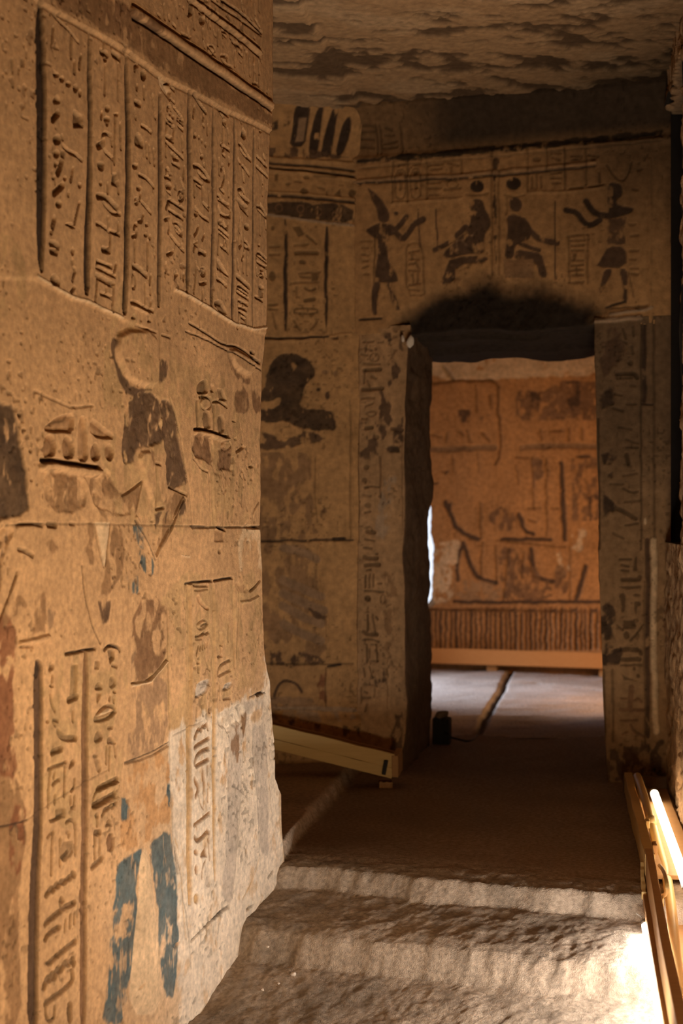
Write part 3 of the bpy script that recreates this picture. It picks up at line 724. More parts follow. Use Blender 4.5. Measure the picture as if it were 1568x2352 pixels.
ea, ez = tmp.pix(Y_edge[:, 0], Y_edge[:, 1])
def edge_a(Z):
    z0 = Z[:, :1] if Z.ndim == 2 else Z
    a = np.interp(z0, ez[::-1], ea[::-1])
    return a+(fbm(z0, z0*0, .045, 3, 90)-.5)*.012
W = Patch((LO[0], LO[1]), LA, LN, 540, 1150, 2.80, edge_a, -.03, 3.60, warp=.0016, seed=1)
BIG = [(-60, -200), (84, 4), (200, 66), (300, 122), (372, 180), (430, 206), (500, 245), (560, 272), (640, 312), (700, 340), (700, -900), (-60, -900)]
W.height(BIG, .008, .003)
W.height([(84, 640), (165, 686), (205, 698), (282, 733), (360, 775), (400, 665), (443, 686), (482, 710), (541, 746), (583, 758), (690, 800), (690, 3300), (-90, 4200), (-90, 640)], -.005, .006)
# pigments that lie under everything else: wall foot paler towards the bottom
fp = sstep(1.15, .35, W.Z+.35*(fbm(W.A, W.Z, .25, 4, 211)-.5))*sstep(3.35, 4.0, W.A+.3*(fbm(W.A, W.Z, .2, 3, 213)-.5))*.75
W.C = W.C*(1-fp[..., None])+np.array([.64, .49, .34])*fp[..., None]
W.draw("""
@ 0 0 1
c:,,b,.2 90 -40 160 0 215 50 300 95 372 160 372 60 300 22 255 -20 200 -70
c:,,m,.25 100 0 215 60 300 112 372 165 430 198 500 236 560 263 622 295 622 262 500 180 400 110 300 45 250 5 180 -40
c:,,y,.55 -60 500 60 560 70 700 0 760 -60 760
c:,,y,.55 250 600 360 800 600 900 604 1200 400 1240 230 1190
c:,,y,.45 400 1300 540 1330 600 1300 606 1560 500 1620 390 1700 300 1600
c:,,m,.22 -30 1760 40 1775 66 1890 52 2000 45 2100 60 2370 -30 2370
c:,,y,.5 90 1500 300 1480 300 1700 260 1900 100 1900
""")
W.draw("""
@ 380 1300 5.2267
c:,,w,.12 20 2030 130 1900 250 1880 330 1850 440 1790 600 1740 640 1760 800 1660 930 1560 1060 1500 1180 1480 1200 1300 1195 1050 1280 1250 1300 1700 1330 2150 1420 2400 1420 7000 -100 7000 150 5600 170 4600 120 4000 95 3300 50 2500
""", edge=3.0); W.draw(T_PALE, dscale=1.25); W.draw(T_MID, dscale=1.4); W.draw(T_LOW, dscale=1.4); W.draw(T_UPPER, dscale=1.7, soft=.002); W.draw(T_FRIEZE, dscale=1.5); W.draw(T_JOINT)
# courses of stone, then the carved pieces that lie on them
W.region('stone_block', [(-90, -900), (-90, -90), (84, 4), (200, 66), (372, 180), (430, 206), (560, 272), (700, 345), (700, -900)])
W.region('stone_block', [(-90, 620), (90, 640), (282, 733), (360, 770), (430, 760), (560, 828), (700, 900), (700, 1213), (400, 1207), (120, 1204), (-90, 1206)])
W.region('stone_block', [(-90, 1206), (120, 1204), (400, 1207), (700, 1213), (700, 1560), (560, 1610), (390, 1706), (250, 1770), (66, 1884), (-90, 1960)])
W.region('stone_block', [(-90, 1960), (66, 1884), (250, 1770), (390, 1706), (560, 1610), (700, 1560), (700, 2600), (-90, 3600)])
cols = [[(107, 24), (198, 76), (200, 680), (107, 640)], [(213, 80), (287, 126), (281, 722), (207, 694)], [(301, 132), (361, 176), (360, 770), (294, 734)],
        [(373, 184), (427, 208), (427, 668), (371, 690)], [(438, 212), (485, 240), (484, 706), (437, 684)], [(494, 246), (534, 266), (533, 738), (494, 710)],
        [(542, 270), (579, 290), (578, 752), (541, 742)], [(586, 296), (640, 318), (640, 770), (584, 756)]]
for c in cols: W.region('inscription_column', c)
W.region('inscription_column', [(105, 1525), (192, 1495), (191, 1900), (186, 2380), (92, 2380), (104, 1800)])
W.region('inscription_column', [(209, 1492), (280, 1480), (275, 1760), (262, 1960), (206, 1990)])
W.region('inscription_column', [(446, 1344), (491, 1338), (491, 1900), (494, 2040), (446, 2080)])
W.region('inscription_column', [(502, 1340), (538, 1332), (538, 1620), (502, 1690)])
W.region('carved_basket', [(96, 1000), (150, 948), (190, 945), (275, 1010), (270, 1080), (100, 1066)])
W.region('carved_basket', [(452, 900), (478, 866), (525, 905), (530, 1010), (450, 990)])
W.region('painted_stripe', [(274, 1975), (320, 1950), (328, 1960), (316, 2120), (300, 2300), (290, 2352), (240, 2352), (256, 2150), (268, 2020)])
W.region('painted_stripe', [(343, 1938), (394, 1894), (410, 2050), (408, 2290), (376, 2294), (365, 2110)])
W.region('carved_collar', [(258, 780), (268, 755), (366, 755), (390, 810), (372, 895), (330, 905), (286, 880), (262, 830)])
W.region('frieze_band', [(250, -30), (350, 40), (460, 120), (618, 228), (618, 80), (594, 76), (505, 0)])
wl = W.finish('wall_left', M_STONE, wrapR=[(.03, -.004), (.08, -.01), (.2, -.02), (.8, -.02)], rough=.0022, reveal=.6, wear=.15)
structure(wl)
print('left wall built')
# ------------------------------------------------------------------ wall with the doorway, and the short wall left of it
a15 = math.radians(15.0)
BA = np.array([math.cos(a15), -math.sin(a15)]); BN = np.array([-math.sin(a15), -math.cos(a15)])
BO = np.array([.076, 6.876])
a12 = math.radians(12.0)
RA = np.array([math.cos(a12), math.sin(a12)]); RN = np.array([math.sin(a12), -math.cos(a12)])
ZL = 2.475                                    # springing of the broken lintel
bt = Patch(BO, BA, BN, 4, 4, 0, 1, 0, 1)
def edge_fn(pxs, seed, amp=.02):
    p = np.array(pxs, float); a, z = bt.pix(p[:, 0], p[:, 1])
    o = np.argsort(z); a, z = a[o], z[o]
    return lambda Z: np.interp(Z[:, :1], z, a)+(fbm(Z[:, :1], Z[:, :1]*0, .16, 4, seed)-.5)*amp
jl = edge_fn([(942, 740), (936, 800), (929, 900), (927, 1100), (926, 1300), (930, 1500), (934, 1600), (930, 1700), (920, 1800)], 3)
jr = edge_fn([(1364, 735), (1366, 850), (1370, 1000), (1376, 1300), (1380, 1500), (1388, 1700), (1396, 1810)], 9, .012)
aEND = float(bt.pix(1540, 600)[0])
T_OVER = """
@ 600 220 3.2667
c:,,k,.1 718 475 1568 392 3000 250 3000 320 1568 448 718 522
s 730 240 860 240; s 740 285 860 275; s 740 330 850 330; s 740 385 850 390; s 900 230 900 430; s 872 230 872 430; s 920 360 1020 340; s 910 392 1020 380; s 1050 220 1060 420; s 940 250 990 270; s 930 300 1000 300
R:12,6 718 535 1000 505 1568 462 3000 330; t 718 548 1568 476 3000 345
R:18,9,B 690 648 800 640 900 632 980 622 1100 618 1300 612 1500 602 1568 595 1900 560 2250 530 2500 500; s:9,8,D 720 662 900 650 1100 640 1500 622 1900 585 2500 525
o 1010 560 1070 552 1082 600 1080 750 1040 775 1003 750; o 1120 552 1190 545 1202 740 1160 770 1118 745; e 1045 580 22 18; e 1155 575 22 18; s 1030 520 1080 515; s 1140 515 1190 510; s 1040 640 1040 700; s 1160 640 1160 690
s 1240 500 1240 770; s 1500 490 1500 580; s 1250 520 1360 510; s 1270 550 1350 540; s 1400 500 1480 520; s 1240 660 1340 650; s 1250 695 1340 690; s 1380 640 1470 620; E 1430 660 40 28; s 1260 742 1330 738; s 1370 700 1490 690; s 1420 530 1420 570; s 985 500 985 800; s 1095 500 1095 790
R:9,6 980 806 1250 786 1500 772
p:,4,d 785 680 820 700 880 750 940 830 962 900 950 955 890 955 870 920 860 850 830 780
p:,4,d 770 1005 830 970 900 948 1000 970 1025 1010 1000 1045 950 1062 955 1200 962 1260 990 1290 1035 1390 1000 1402 850 1402 855 1280 870 1200 865 1080 800 1042
s:24,3,d 1000 1020 1060 1080 1110 1020 1140 965 1215 930; s:20,3,d 1010 1000 1060 940 1085 905; e:,3,d 1010 880 22 18
p:,4,d 840 1392 900 1392 880 1480 865 1560 872 1645 830 1645 815 1540 830 1450; p:,4,d 930 1392 990 1392 1002 1480 1032 1580 1042 1612 990 1602 960 1500
s 740 1090 825 1090; s 750 1140 800 1140; s 750 1190 800 1200; s 760 1240 800 1240; s 760 1290 800 1280; s 770 1340 800 1340
o:8,4 1085 1150 1105 1110 1215 1105 1215 1430 1225 1500 1085 1500; s 1110 1170 1180 1160; s 1130 1190 1130 1230; s 1110 1222 1180 1230; s 1110 1260 1150 1260; s 1160 1250 1180 1300; s 1110 1310 1180 1320; s 1130 1340 1140 1400; s 1170 1340 1170 1400; s 1110 1420 1190 1410; s 1110 1455 1180 1462
s:7,4,d 1310 850 1322 1135; s:10,6,D 735 1682 900 1672; t 1322 1130 1420 1110 1568 1010; s:8,5,G 850 1060 845 1400
@ 1030 220 3.2667
e:,4,D 213 680 58 48; s:8,4,g 130 740 220 750 300 730
p:,4,d 155 800 200 768 262 780 270 830 305 900 322 960 290 1005 270 1050 270 1150 250 1185 130 1185 0 1222 -60 1185 60 1080 140 990 170 930 150 850; c:,,t,.45 60 1090 190 1030 190 1120 60 1160
s:20,3,d -100 1155 20 1090 130 980; p:,4,d 20 1205 290 1185 290 1245 60 1270 45 1400 -70 1425 -30 1300; s:7,4,d -230 850 -215 1135
c:,,D,.1 333 460 362 460 362 540 333 560; c:,,D,.1 335 590 358 590 358 985 340 1000; c:,,D 340 1050 356 1050 356 1300 342 1300; s 322 400 322 1335; s 374 560 376 1335
e:,4,D 490 655 60 54; s:8,4,g 420 740 500 760 570 740; e:,3,d 500 812 50 60; s 440 760 430 880
p:,4,d 430 900 480 880 560 900 590 960 622 1040 600 1082 520 1100 500 1132 480 1222 410 1222 430 1120 440 1000
s:22,3,d 560 930 630 1040 730 1092 812 1102; s:16,3,d 520 1092 600 1130 680 1160; p:,4,d 500 1142 620 1160 702 1182 722 1262 742 1365 680 1365 650 1242 480 1232; p:,3,m 400 1222 640 1222 640 1365 420 1365
s:7,4,d 795 790 800 1375; s 590 400 590 700; s 735 400 735 560; s:8,5,G 870 400 870 690; s 1030 400 1030 660; e 660 470 35 20; s 770 430 840 430; s 780 462 830 480; s 920 450 1000 450; s 920 482 990 472; s 1050 440 1120 450; e 950 475 25 12; e 1085 470 25 14
s 620 600 620 690; s 660 580 660 690; s 770 580 840 570; s 770 612 840 612; s 780 650 830 650; e:,5,G 640 692 14 10; s:8,6,G 910 692 1010 682; s:8,6,G 1130 580 1130 650; s:8,6,G 1050 680 1150 668; s 690 600 690 680
R:9,6 600 726 800 720 1000 706 1170 680
p:,4,D 1190 662 1230 640 1300 660 1312 740 1262 782 1272 820 1382 830 1388 860 1340 890 1220 922 1180 900 1200 830 1190 760
s:22,3,D 1200 900 1100 882 1060 840 1030 790; s:22,3,D 1130 930 1060 972 1010 950 960 872 880 856; s:7,5,G 1190 520 1230 600 1300 642 1350 590 1372 500
c:,,d,.05 1200 920 1330 900 1330 1110 1200 1110; p:,4,d 1190 1130 1330 1120 1342 1292 1090 1292 1150 1205; p:,4,d 1160 1300 1232 1292 1192 1400 1130 1502 1115 1502 1140 1400; p:,4,d 1270 1292 1342 1292 1348 1400 1342 1565 1300 1545 1312 1450
s 890 1050 1042 1040; s 900 1060 905 1400; s 1042 1050 1042 1400; s 925 1085 1010 1080; s 925 1122 1010 1118; s 925 1160 1010 1155; s 940 1180 940 1225; s 925 1232 1010 1230; s 925 1270 1010 1262; s 925 1305 1010 1302; s 960 1275 960 1340; s 925 1345 1010 1342; s 925 1400 1010 1392
s 1360 1160 1420 1160; s 1370 1050 1420 1045; s 1360 1220 1400 1220; s 1370 1290 1420 1290; s 1370 1330 1420 1335; s 1360 960 1400 960; s 1380 700 1420 705; s 1420 560 1450 550; s:10,6,D 1180 1585 1320 1545; s:8,6,G 1200 1595 1480 1575; t 1350 1320 1390 1500; R:14,8,v 1215 1640 1300 1625 1450 1605 1520 1590
R:14,6 1508 480 1512 1700; R:16,10,v 1090 1700 1200 1680 1300 1672 1440 1660
"""
def over():
    O = Patch(BO, BA, BN, 240, 190, -.02, aEND, lambda a: ZL+.02*np.sin(a*7)*0+(fbm(a, a*0, .2, 4, 11)-.5)*.05, 3.60, warp=.003, seed=20)
    t = np.clip((O.Z-3.335)/.20, 0, 1); O.H += .11*t**2.2
    O.H += .014*np.exp(-((O.Z-3.31)/.018)**2)
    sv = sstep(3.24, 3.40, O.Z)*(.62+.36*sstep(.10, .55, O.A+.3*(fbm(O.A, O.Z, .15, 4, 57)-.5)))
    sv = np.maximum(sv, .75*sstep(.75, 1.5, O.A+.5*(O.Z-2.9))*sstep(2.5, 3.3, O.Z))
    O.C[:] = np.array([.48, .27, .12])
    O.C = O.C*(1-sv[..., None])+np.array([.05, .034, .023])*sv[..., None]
    O.draw(T_OVER, 1.35, .005, flake0=.10)
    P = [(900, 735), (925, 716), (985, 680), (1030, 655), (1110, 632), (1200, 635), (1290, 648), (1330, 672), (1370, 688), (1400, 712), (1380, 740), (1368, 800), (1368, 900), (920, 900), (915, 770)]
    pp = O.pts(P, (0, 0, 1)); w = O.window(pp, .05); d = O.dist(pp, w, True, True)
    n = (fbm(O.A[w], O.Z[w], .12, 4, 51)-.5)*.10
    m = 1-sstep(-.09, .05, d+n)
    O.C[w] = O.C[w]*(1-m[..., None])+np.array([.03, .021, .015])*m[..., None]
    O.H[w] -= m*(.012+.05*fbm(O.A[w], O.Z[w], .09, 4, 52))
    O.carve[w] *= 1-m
    return O
O = over()
O.region('stone_block', [(700, 60), (700, 412), (1000, 405), (1568, 352), (1568, -60)])
O.region('stone_lintel', [(900, 735), (985, 690), (1110, 640), (1290, 655), (1400, 712), (1368, 900), (915, 900)])
QK = (600, 220, 3.2667); RK = (1030, 220, 3.2667)
O.region('standing_figure', [(785, 680), (960, 860), (960, 950), (1010, 990), (1060, 930), (1090, 910), (1080, 970), (1215, 920), (1060, 1100), (960, 1060), (962, 1260), (1035, 1390), (1045, 1610), (980, 1610), (930, 1400), (872, 1640), (815, 1640), (850, 1390), (865, 1080), (770, 1005), (870, 950), (850, 830)], QK)
O.region('seated_figure', [(150, 640), (280, 640), (325, 960), (290, 1245), (50, 1400), (-70, 1425), (-100, 1155), (140, 980)], RK)
O.region('seated_figure', [(430, 610), (560, 610), (560, 900), (640, 1040), (812, 1085), (812, 1120), (690, 1130), (742, 1365), (410, 1365), (430, 1000)], RK)
O.region('standing_figure', [(1190, 640), (1310, 640), (1280, 820), (1390, 840), (1330, 920), (1342, 1292), (1345, 1565), (1115, 1505), (1150, 1300), (1090, 1292), (1195, 1130), (1200, 930), (1010, 970), (880, 860), (1030, 780), (1180, 890)], RK)
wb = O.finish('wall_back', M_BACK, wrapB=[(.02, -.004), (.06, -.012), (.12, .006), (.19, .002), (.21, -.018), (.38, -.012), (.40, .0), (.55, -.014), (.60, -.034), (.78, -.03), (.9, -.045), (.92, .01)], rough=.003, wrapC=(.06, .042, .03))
structure(wb)

T_PILL = """
@ 600 740 4.3556
S:14,8,D 955 60 955 2178; s 1010 200 1110 190; E 1130 350 45 40; s 1040 230 1040 300; s 1020 412 1180 420; S 1030 480 1180 470; s 1030 500 1030 600; s 1100 540 1150 560; S 1010 670 1200 665; s 1000 760 1120 760; s 1040 832 1110 812
s 1050 270 1100 280; s 1000 320 1060 330; e 1140 270 20 20; s 1060 580 1080 640; o 1030 900 1120 880 1160 912 1100 942; s 1000 960 1050 960; S 1040 1060 1100 1050; S 1300 1062 1400 1082; q:,8,D 1180 1240 1380 1230 1380 1292 1250 1312; e 1050 1450 30 30; e 1030 1580 30 30; s:,,G 1030 1652 1100 1640 1180 1652; e 1140 1150 40 30; s 1010 1730 1090 1740; e 1060 1830 40 30; s 1020 1900 1090 1890; s 1040 2050 1090 2040 1110 2080
c:,,v,.45 1200 1500 1370 1540 1360 1600 1290 1800 1270 2178 1150 2178 1100 1950 1180 1800
c:,,d,.5 1190 100 1420 80 1420 1200 1180 1200; R:12,5 1420 1150 1430 2178; s 1180 1350 1190 1760; c:,,d,.55 980 1000 1180 1020 1180 1340 990 1350
@ 600 1180 3.794
S:14,8,D 820 -20 820 1690; S 920 150 980 160; s:,,G 900 222 980 232; s:,,G 890 292 960 302; S 890 370 920 390 1000 390; e:,6,G 1000 352 18 14; S 900 450 1020 446; p:,6,G 905 482 960 472 960 505 905 505; s:,,G 910 540 905 640; s 940 530 940 640; s 970 530 970 632; s 1010 602 1040 600; s:,,G 900 670 1060 680; e:,6,G 920 740 30 30; E 1055 742 20 42
p:,6,G 890 862 930 842 955 872; s:,,G 930 882 925 1020; s 970 882 980 1022; s:,,G 1000 900 1015 922; S 890 1030 930 1052 1000 1050; s:,,G 890 1102 960 1090 1020 1112; s:,,G 920 1140 920 1300; s:,,G 1000 1140 1010 1290; s 960 1140 1000 1140; s 940 1182 940 1260; s 890 1350 890 1420; s 940 1340 960 1430; s 890 1490 1000 1500; s 900 1552 920 1560; s 880 1602 950 1600; s 870 1522 870 1640; s 920 1660 900 1720; t 980 1520 980 1600; R:10,5 1110 1260 1110 1700
c:,,m,.5 1040 500 1200 560 1200 1250 1090 1260 1000 1000 1080 820; c:,,d,.45 950 1320 1100 1300 1100 1480 960 1480; c:,,d,.5 1120 1720 1260 1720 1260 2200 1120 2200
"""
PL = Patch(BO, BA, BN, 62, 420, -.015, jl, .30, ZL+.03, warp=.003, seed=22)
PL.C[:] = np.array([.46, .275, .14])
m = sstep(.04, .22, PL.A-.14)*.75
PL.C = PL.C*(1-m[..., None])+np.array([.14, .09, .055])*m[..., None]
PL.draw(T_PILL, 1.3, .005, edge=2.2, flake0=.15)
PL.H += .022*(PL.Z < .55)*sstep(0, .1, .55-PL.Z)
PL.region('inscription_column', [(834, 770), (872, 770), (872, 1640), (834, 1640)])
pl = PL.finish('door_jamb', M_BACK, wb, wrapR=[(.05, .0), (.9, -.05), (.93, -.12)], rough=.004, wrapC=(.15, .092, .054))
T_PILR = """
@ 1360 700 4.2
s:8,5,G 470 180 470 2352; S:16,6,D 500 200 500 930; s 590 150 600 2352; s:9,6,G 55 1100 70 2352; s 300 230 320 330; s 390 210 390 300; s 270 340 330 370; s 380 400 390 470; S 240 670 400 660 430 700; s 240 710 380 700; s 330 950 420 960; s 210 850 280 870; s 200 1000 300 1020
q:,8,D 80 1440 180 1400 200 1550 80 1570; q:,8,D 110 1600 210 1580 200 1680 110 1680; q:,7,D 60 900 200 800 200 950 80 1040; q:,6,d 60 250 300 200 300 500 200 600 70 700; s:,,G 330 1380 440 1382; s 310 1542 380 1560; S 330 1450 350 1540; s 170 1730 300 1730; s:,,G 300 1770 380 1812 440 1800; s 310 1900 460 1890; S 220 1960 310 2000 420 2062; s:,,G 320 2122 440 2112; q:,7,D 100 1800 200 1900 250 2000 100 2050; s 200 2200 300 2250; s 330 1300 440 1340; s 300 1650 430 1620; e 370 560 30 30; s 370 780 410 780; s 260 1180 380 1200
R:16,10,v 10 162 200 152 470 122; S:8,8,D 480 960 580 960; e:,0,p 510 2090 16 40
@ 1360 1240 4.2
s:,,G 260 190 370 190; p:,6,G 400 180 430 150 440 300 390 300; s:,,G 280 240 350 260; s:,,G 280 290 350 300; S 290 382 440 382 455 352; p:,6,G 250 450 460 440 470 470 330 490; p:,6,G 250 522 320 512 320 600 310 700 260 700 280 620; e:,6,G 425 535 40 16; p:,6,G 390 590 470 590 470 640 430 640 430 722 410 722 400 640; p:,6,G 300 770 410 770 420 862 290 862
s:,,G 240 822 290 872; s:,,G 490 822 440 900 370 972; e:,6,G 330 920 35 45; S 200 1080 300 1052 460 1062 470 1100; S 290 1150 460 1150; s:,,G 280 1212 480 1202; p:,6,G 270 1282 330 1320 470 1372 300 1352; e:,6,G 405 1240 20 25; e:,6,G 440 1310 22 25; s:20,6,b 370 1420 365 1640; S:14,6,b 270 1642 490 1640; s:,,b 270 1530 330 1532; s:,,b 400 1552 440 1532 470 1560; s:,,b 270 1742 430 1740; s:,,b 370 1780 400 1852 500 1900; s:,,b 290 1872 340 1852; e:,10,k 517 1447 13 13
S:16,6,d 530 0 535 1900; R:24,8,p 590 0 592 900 600 1400 612 1850; s 500 400 510 1950; s 190 1250 200 1950; s:9,6,G 110 1250 115 2100; q:,6,D 150 580 200 700 190 1000 150 1200 90 1200 60 700; q:,7,D 60 1080 300 1060 290 1180 60 1200
c:,,d,.4 120 1950 680 1950 680 2400 100 2400
"""
PR = Patch(BO, BA, BN, 64, 420, jr, aEND, .30, ZL+.03, warp=.003, seed=24)
PR.C[:] = np.array([.34, .205, .105])
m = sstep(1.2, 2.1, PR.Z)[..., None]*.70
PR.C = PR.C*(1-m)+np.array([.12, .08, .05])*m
PR.draw(T_PILR, 1.3, .005, edge=2.2, flake0=.15)
PR.region('inscription_column', [(1405, 740), (1470, 740), (1478, 1690), (1412, 1690)])
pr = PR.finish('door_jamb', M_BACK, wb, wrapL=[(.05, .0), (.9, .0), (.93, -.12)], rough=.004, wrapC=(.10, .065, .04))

T_REC = """
@ 600 220 3.2667
p:,6,D 230 90 350 100 345 240 330 385 210 392 220 250; p:,-6,t 265 190 330 185 318 350 250 352
p:,6,D 400 110 440 92 442 300 420 442 350 432 362 280; p:,6,D 510 110 552 110 540 330 520 462 440 452 462 300; p:,6,D 600 190 650 180 662 300 610 452 550 452 572 300; c:,,D,.3 0 230 220 180 210 232 0 292; c:,,d,.3 0 380 330 390 690 460 690 480 0 455
R:14,8 0 462 330 485 690 510; s:10,9,D 0 500 330 520 700 565; s:10,9,D 0 535 330 560 700 610; R:16,9 0 550 330 580 700 632
p:,5,G 100 590 130 582 130 640 100 640; e:,5,G 340 615 28 16; e:,5,G 205 660 22 14; e:,5,G 320 716 35 25; p:,5,G 480 712 500 712 500 752 480 752; p:,5,G 540 742 590 692 602 762; e:,5,G 680 732 30 30; s 400 600 560 612; s 250 640 300 650; s 420 680 470 700
R:12,6 0 715 330 740 700 780; s:12,8,D 0 742 330 762 710 800; c:,,D,.05 0 780 330 800 692 822 692 970 330 925 0 880; E:5,2,b 130 840 26 26; E:5,2,b 290 850 26 26; E:5,2,b 430 870 26 26; E:5,2,b 560 890 26 26; R:12,7,v 0 882 330 930 690 975
p:,5,D 165 920 197 925 202 1300 200 1764 165 1764; p:,5,D 475 970 512 976 502 1300 502 1730 475 1740 470 1300
p:,4,G 230 982 290 972 330 1032 280 1062; s:,,G 340 1042 412 1112; s 250 1122 350 1112; S 260 1180 420 1175; e:,5,G 310 1250 30 22; s 280 1332 440 1322; p:,5,G 370 1332 440 1322 430 1392 380 1392; s 290 1352 370 1362; s 220 1402 430 1396; s 260 1432 260 1512; s:,,G 330 1442 370 1462 410 1442; S 330 1532 400 1522; o:8,6,G 250 1602 280 1592 422 1592 422 1632 250 1632; s 240 1682 290 1752; s 420 1692 370 1752
s 60 1132 130 1130; s 60 1192 130 1190; e:,5,G 80 990 15 20; e:,5,G 80 1350 30 40; s:,,G 60 1572 120 1562; s:,,G 60 1602 120 1602; s 90 1632 110 1742; e:,8,G 545 1445 16 10; S:12,7,D 715 760 722 1764
@ 600 740 4.3556
S:10,9,D 0 160 350 162 550 152 660 142; q:,10,D 660 152 740 130 800 132 850 108 810 165 740 185; R:12,7 0 190 350 186 900 112
q:,3,D,.03 -200 700 40 700 60 500 100 400 180 330 280 305 380 315 480 370 530 440 532 520 490 580 440 640 420 700 400 760 392 832 480 862 640 890 720 912 762 982 742 1062 600 1102 500 1082 400 1062 300 1012 180 1002 -200 1012 -200 880 180 862 190 800 180 752 80 792 -200 800
q:,3,d,.25 -200 1090 120 1100 200 1200 350 1142 450 1082 560 1112 622 1182 470 1222 340 1232 240 1292 -200 1272
c:,,m,.4 -200 1300 250 1290 522 1312 500 1600 540 1900 560 2178 -200 2178; t:6,4 545 1350 530 1700 560 2000; c:,,m,.5 560 1500 640 1500 652 1900 580 1950; e:,4,d 565 670 25 25; e:,4,d 660 732 25 45; e:,4,m 640 500 40 30; e:,4,m 740 512 25 35; t 890 780 890 2178; R:9,5 915 900 915 2178
@ 600 1180 3.794
S:9,9,D -100 240 200 232 480 232 800 226; S:16,12,D 640 226 720 216
c:,,m,.45 -100 250 490 260 500 700 560 900 580 1280 -100 1290; S:34,2,t 190 580 350 650 520 720; S:34,2,t 190 690 350 770 545 850; S:34,2,t 190 800 340 890 520 960; S:34,2,t 190 960 340 1040 520 1110; S:30,2,t 190 300 340 330 480 400
R:12,6 500 262 490 500 522 760 572 900 582 1250; q:,5,d 420 832 560 900 552 922 480 902; c:,,d,.45 -100 1100 350 1200 562 1282 562 1332 -100 1332
s:12,4,d 110 1602 130 1532 180 1462 240 1452 300 1482 352 1552; c:,,t,.3 -100 1612 350 1572 480 1642 540 1682 -100 1692; c:,,r,.4 400 1402 562 1382 562 1642 480 1642; t:6,5,G 560 1340 560 1690; S:9,7,D 560 1692 780 1702; s:8,7,G -100 1312 560 1306 800 1312; S:12,8,D 580 1326 690 1316
R:18,8,v -100 1690 400 1692 820 1706; c:,,v,.5 -100 1710 820 1712 820 1800 400 1810 -100 1780; c:,,d,.55 200 1790 840 1850 840 1990 300 1900
"""
RC = Patch(BO, RA, RN, 150, 560, -.80, .012, .30, 3.60, warp=.003, seed=26)
RC.C[:] = np.array([.50, .285, .125])
zf = 1.55+(1205-362)/F*6.83
t = np.clip((RC.Z-3.31)/.22, 0, 1); RC.H += .10*t**2.0
RC.H += .03*(1-sstep(.60, .64, RC.Z))
RC.draw(T_REC, 1.3, .005, flake0=.08)
RC.region('stone_block', [(500, 776), (740, 774), (830, 762), (830, 1240), (500, 1244)])
RC.region('stone_block', [(500, 1244), (830, 1240), (830, 1526), (500, 1526)])
RC.region('stone_block', [(500, 1526), (830, 1526), (830, 1630), (500, 1625)])
RC.region('stone_plinth', [(500, 1627), (830, 1630), (830, 1900), (500, 1900)])
RC.region('cavetto_cornice', [(500, 200), (830, 230), (830, 368), (500, 358)])
RC.region('frieze_band', [(500, 380), (830, 420), (830, 520), (500, 478)])
RC.region('inscription_column', [(660, 505), (745, 518), (745, 755), (660, 760)])
RC.region('carved_figure', [(600, 810), (700, 815), (722, 850), (690, 935), (770, 950), (770, 990), (720, 1030), (730, 1230), (600, 1235)])
structure(RC.finish('wall_back_left', M_BACK, rough=.003))

# pale lump of plaster hanging at the head of the left jamb
def pw(P, u, v, lift=0.0):
    a, z = P.pix(u, v); p = P.O+a*P.ad+lift*P.nr
    return (float(p[0]), float(p[1]), float(z))
c = pw(bt, 945, 786, .035)
bm = rock_bm(c, (.020, .018, .034), 5); o = link('plaster_lump', bm, M_PEBBLE, wb, True)
c = pw(bt, 928, 779, .03); o = link('plaster_lump', rock_bm(c, (.009, .012, .02), 6), M_PEBBLE, wb, True)
print('back walls built')

# ------------------------------------------------------------------ inner room : carved far wall with a breach at its left
a18 = math.radians(18.0)
FA = np.array([math.cos(a18), -math.sin(a18)]); FN = np.array([-math.sin(a18), -math.cos(a18)])
FO = np.array([.743, 11.78])
ft = Patch(FO, FA, FN, 4, 4, 0, 1, 0, 1)
bp = np.array([(940, 1115), (950, 1122), (986, 1128), (989, 1170), (990, 1220), (996, 1262), (993, 1320), (990, 1372), (1000, 1388), (992, 1396), (950, 1400), (940, 1402)], float)
fa, fz = ft.pix(bp[:, 0], bp[:, 1])
def breach(Z):
    z0 = Z[:, :1]
    a = np.interp(z0, fz[::-1], fa[::-1])
    return a+(fbm(z0, z0*0, .06, 3, 33)-.5)*.03*((z0 > fz[-3]) & (z0 < fz[2]))
FW = Patch(FO, FA, FN, 200, 330, breach, 1.95, .30, 3.15, warp=.006, seed=40)
FW.C[:] = np.array([.50, .25, .10])
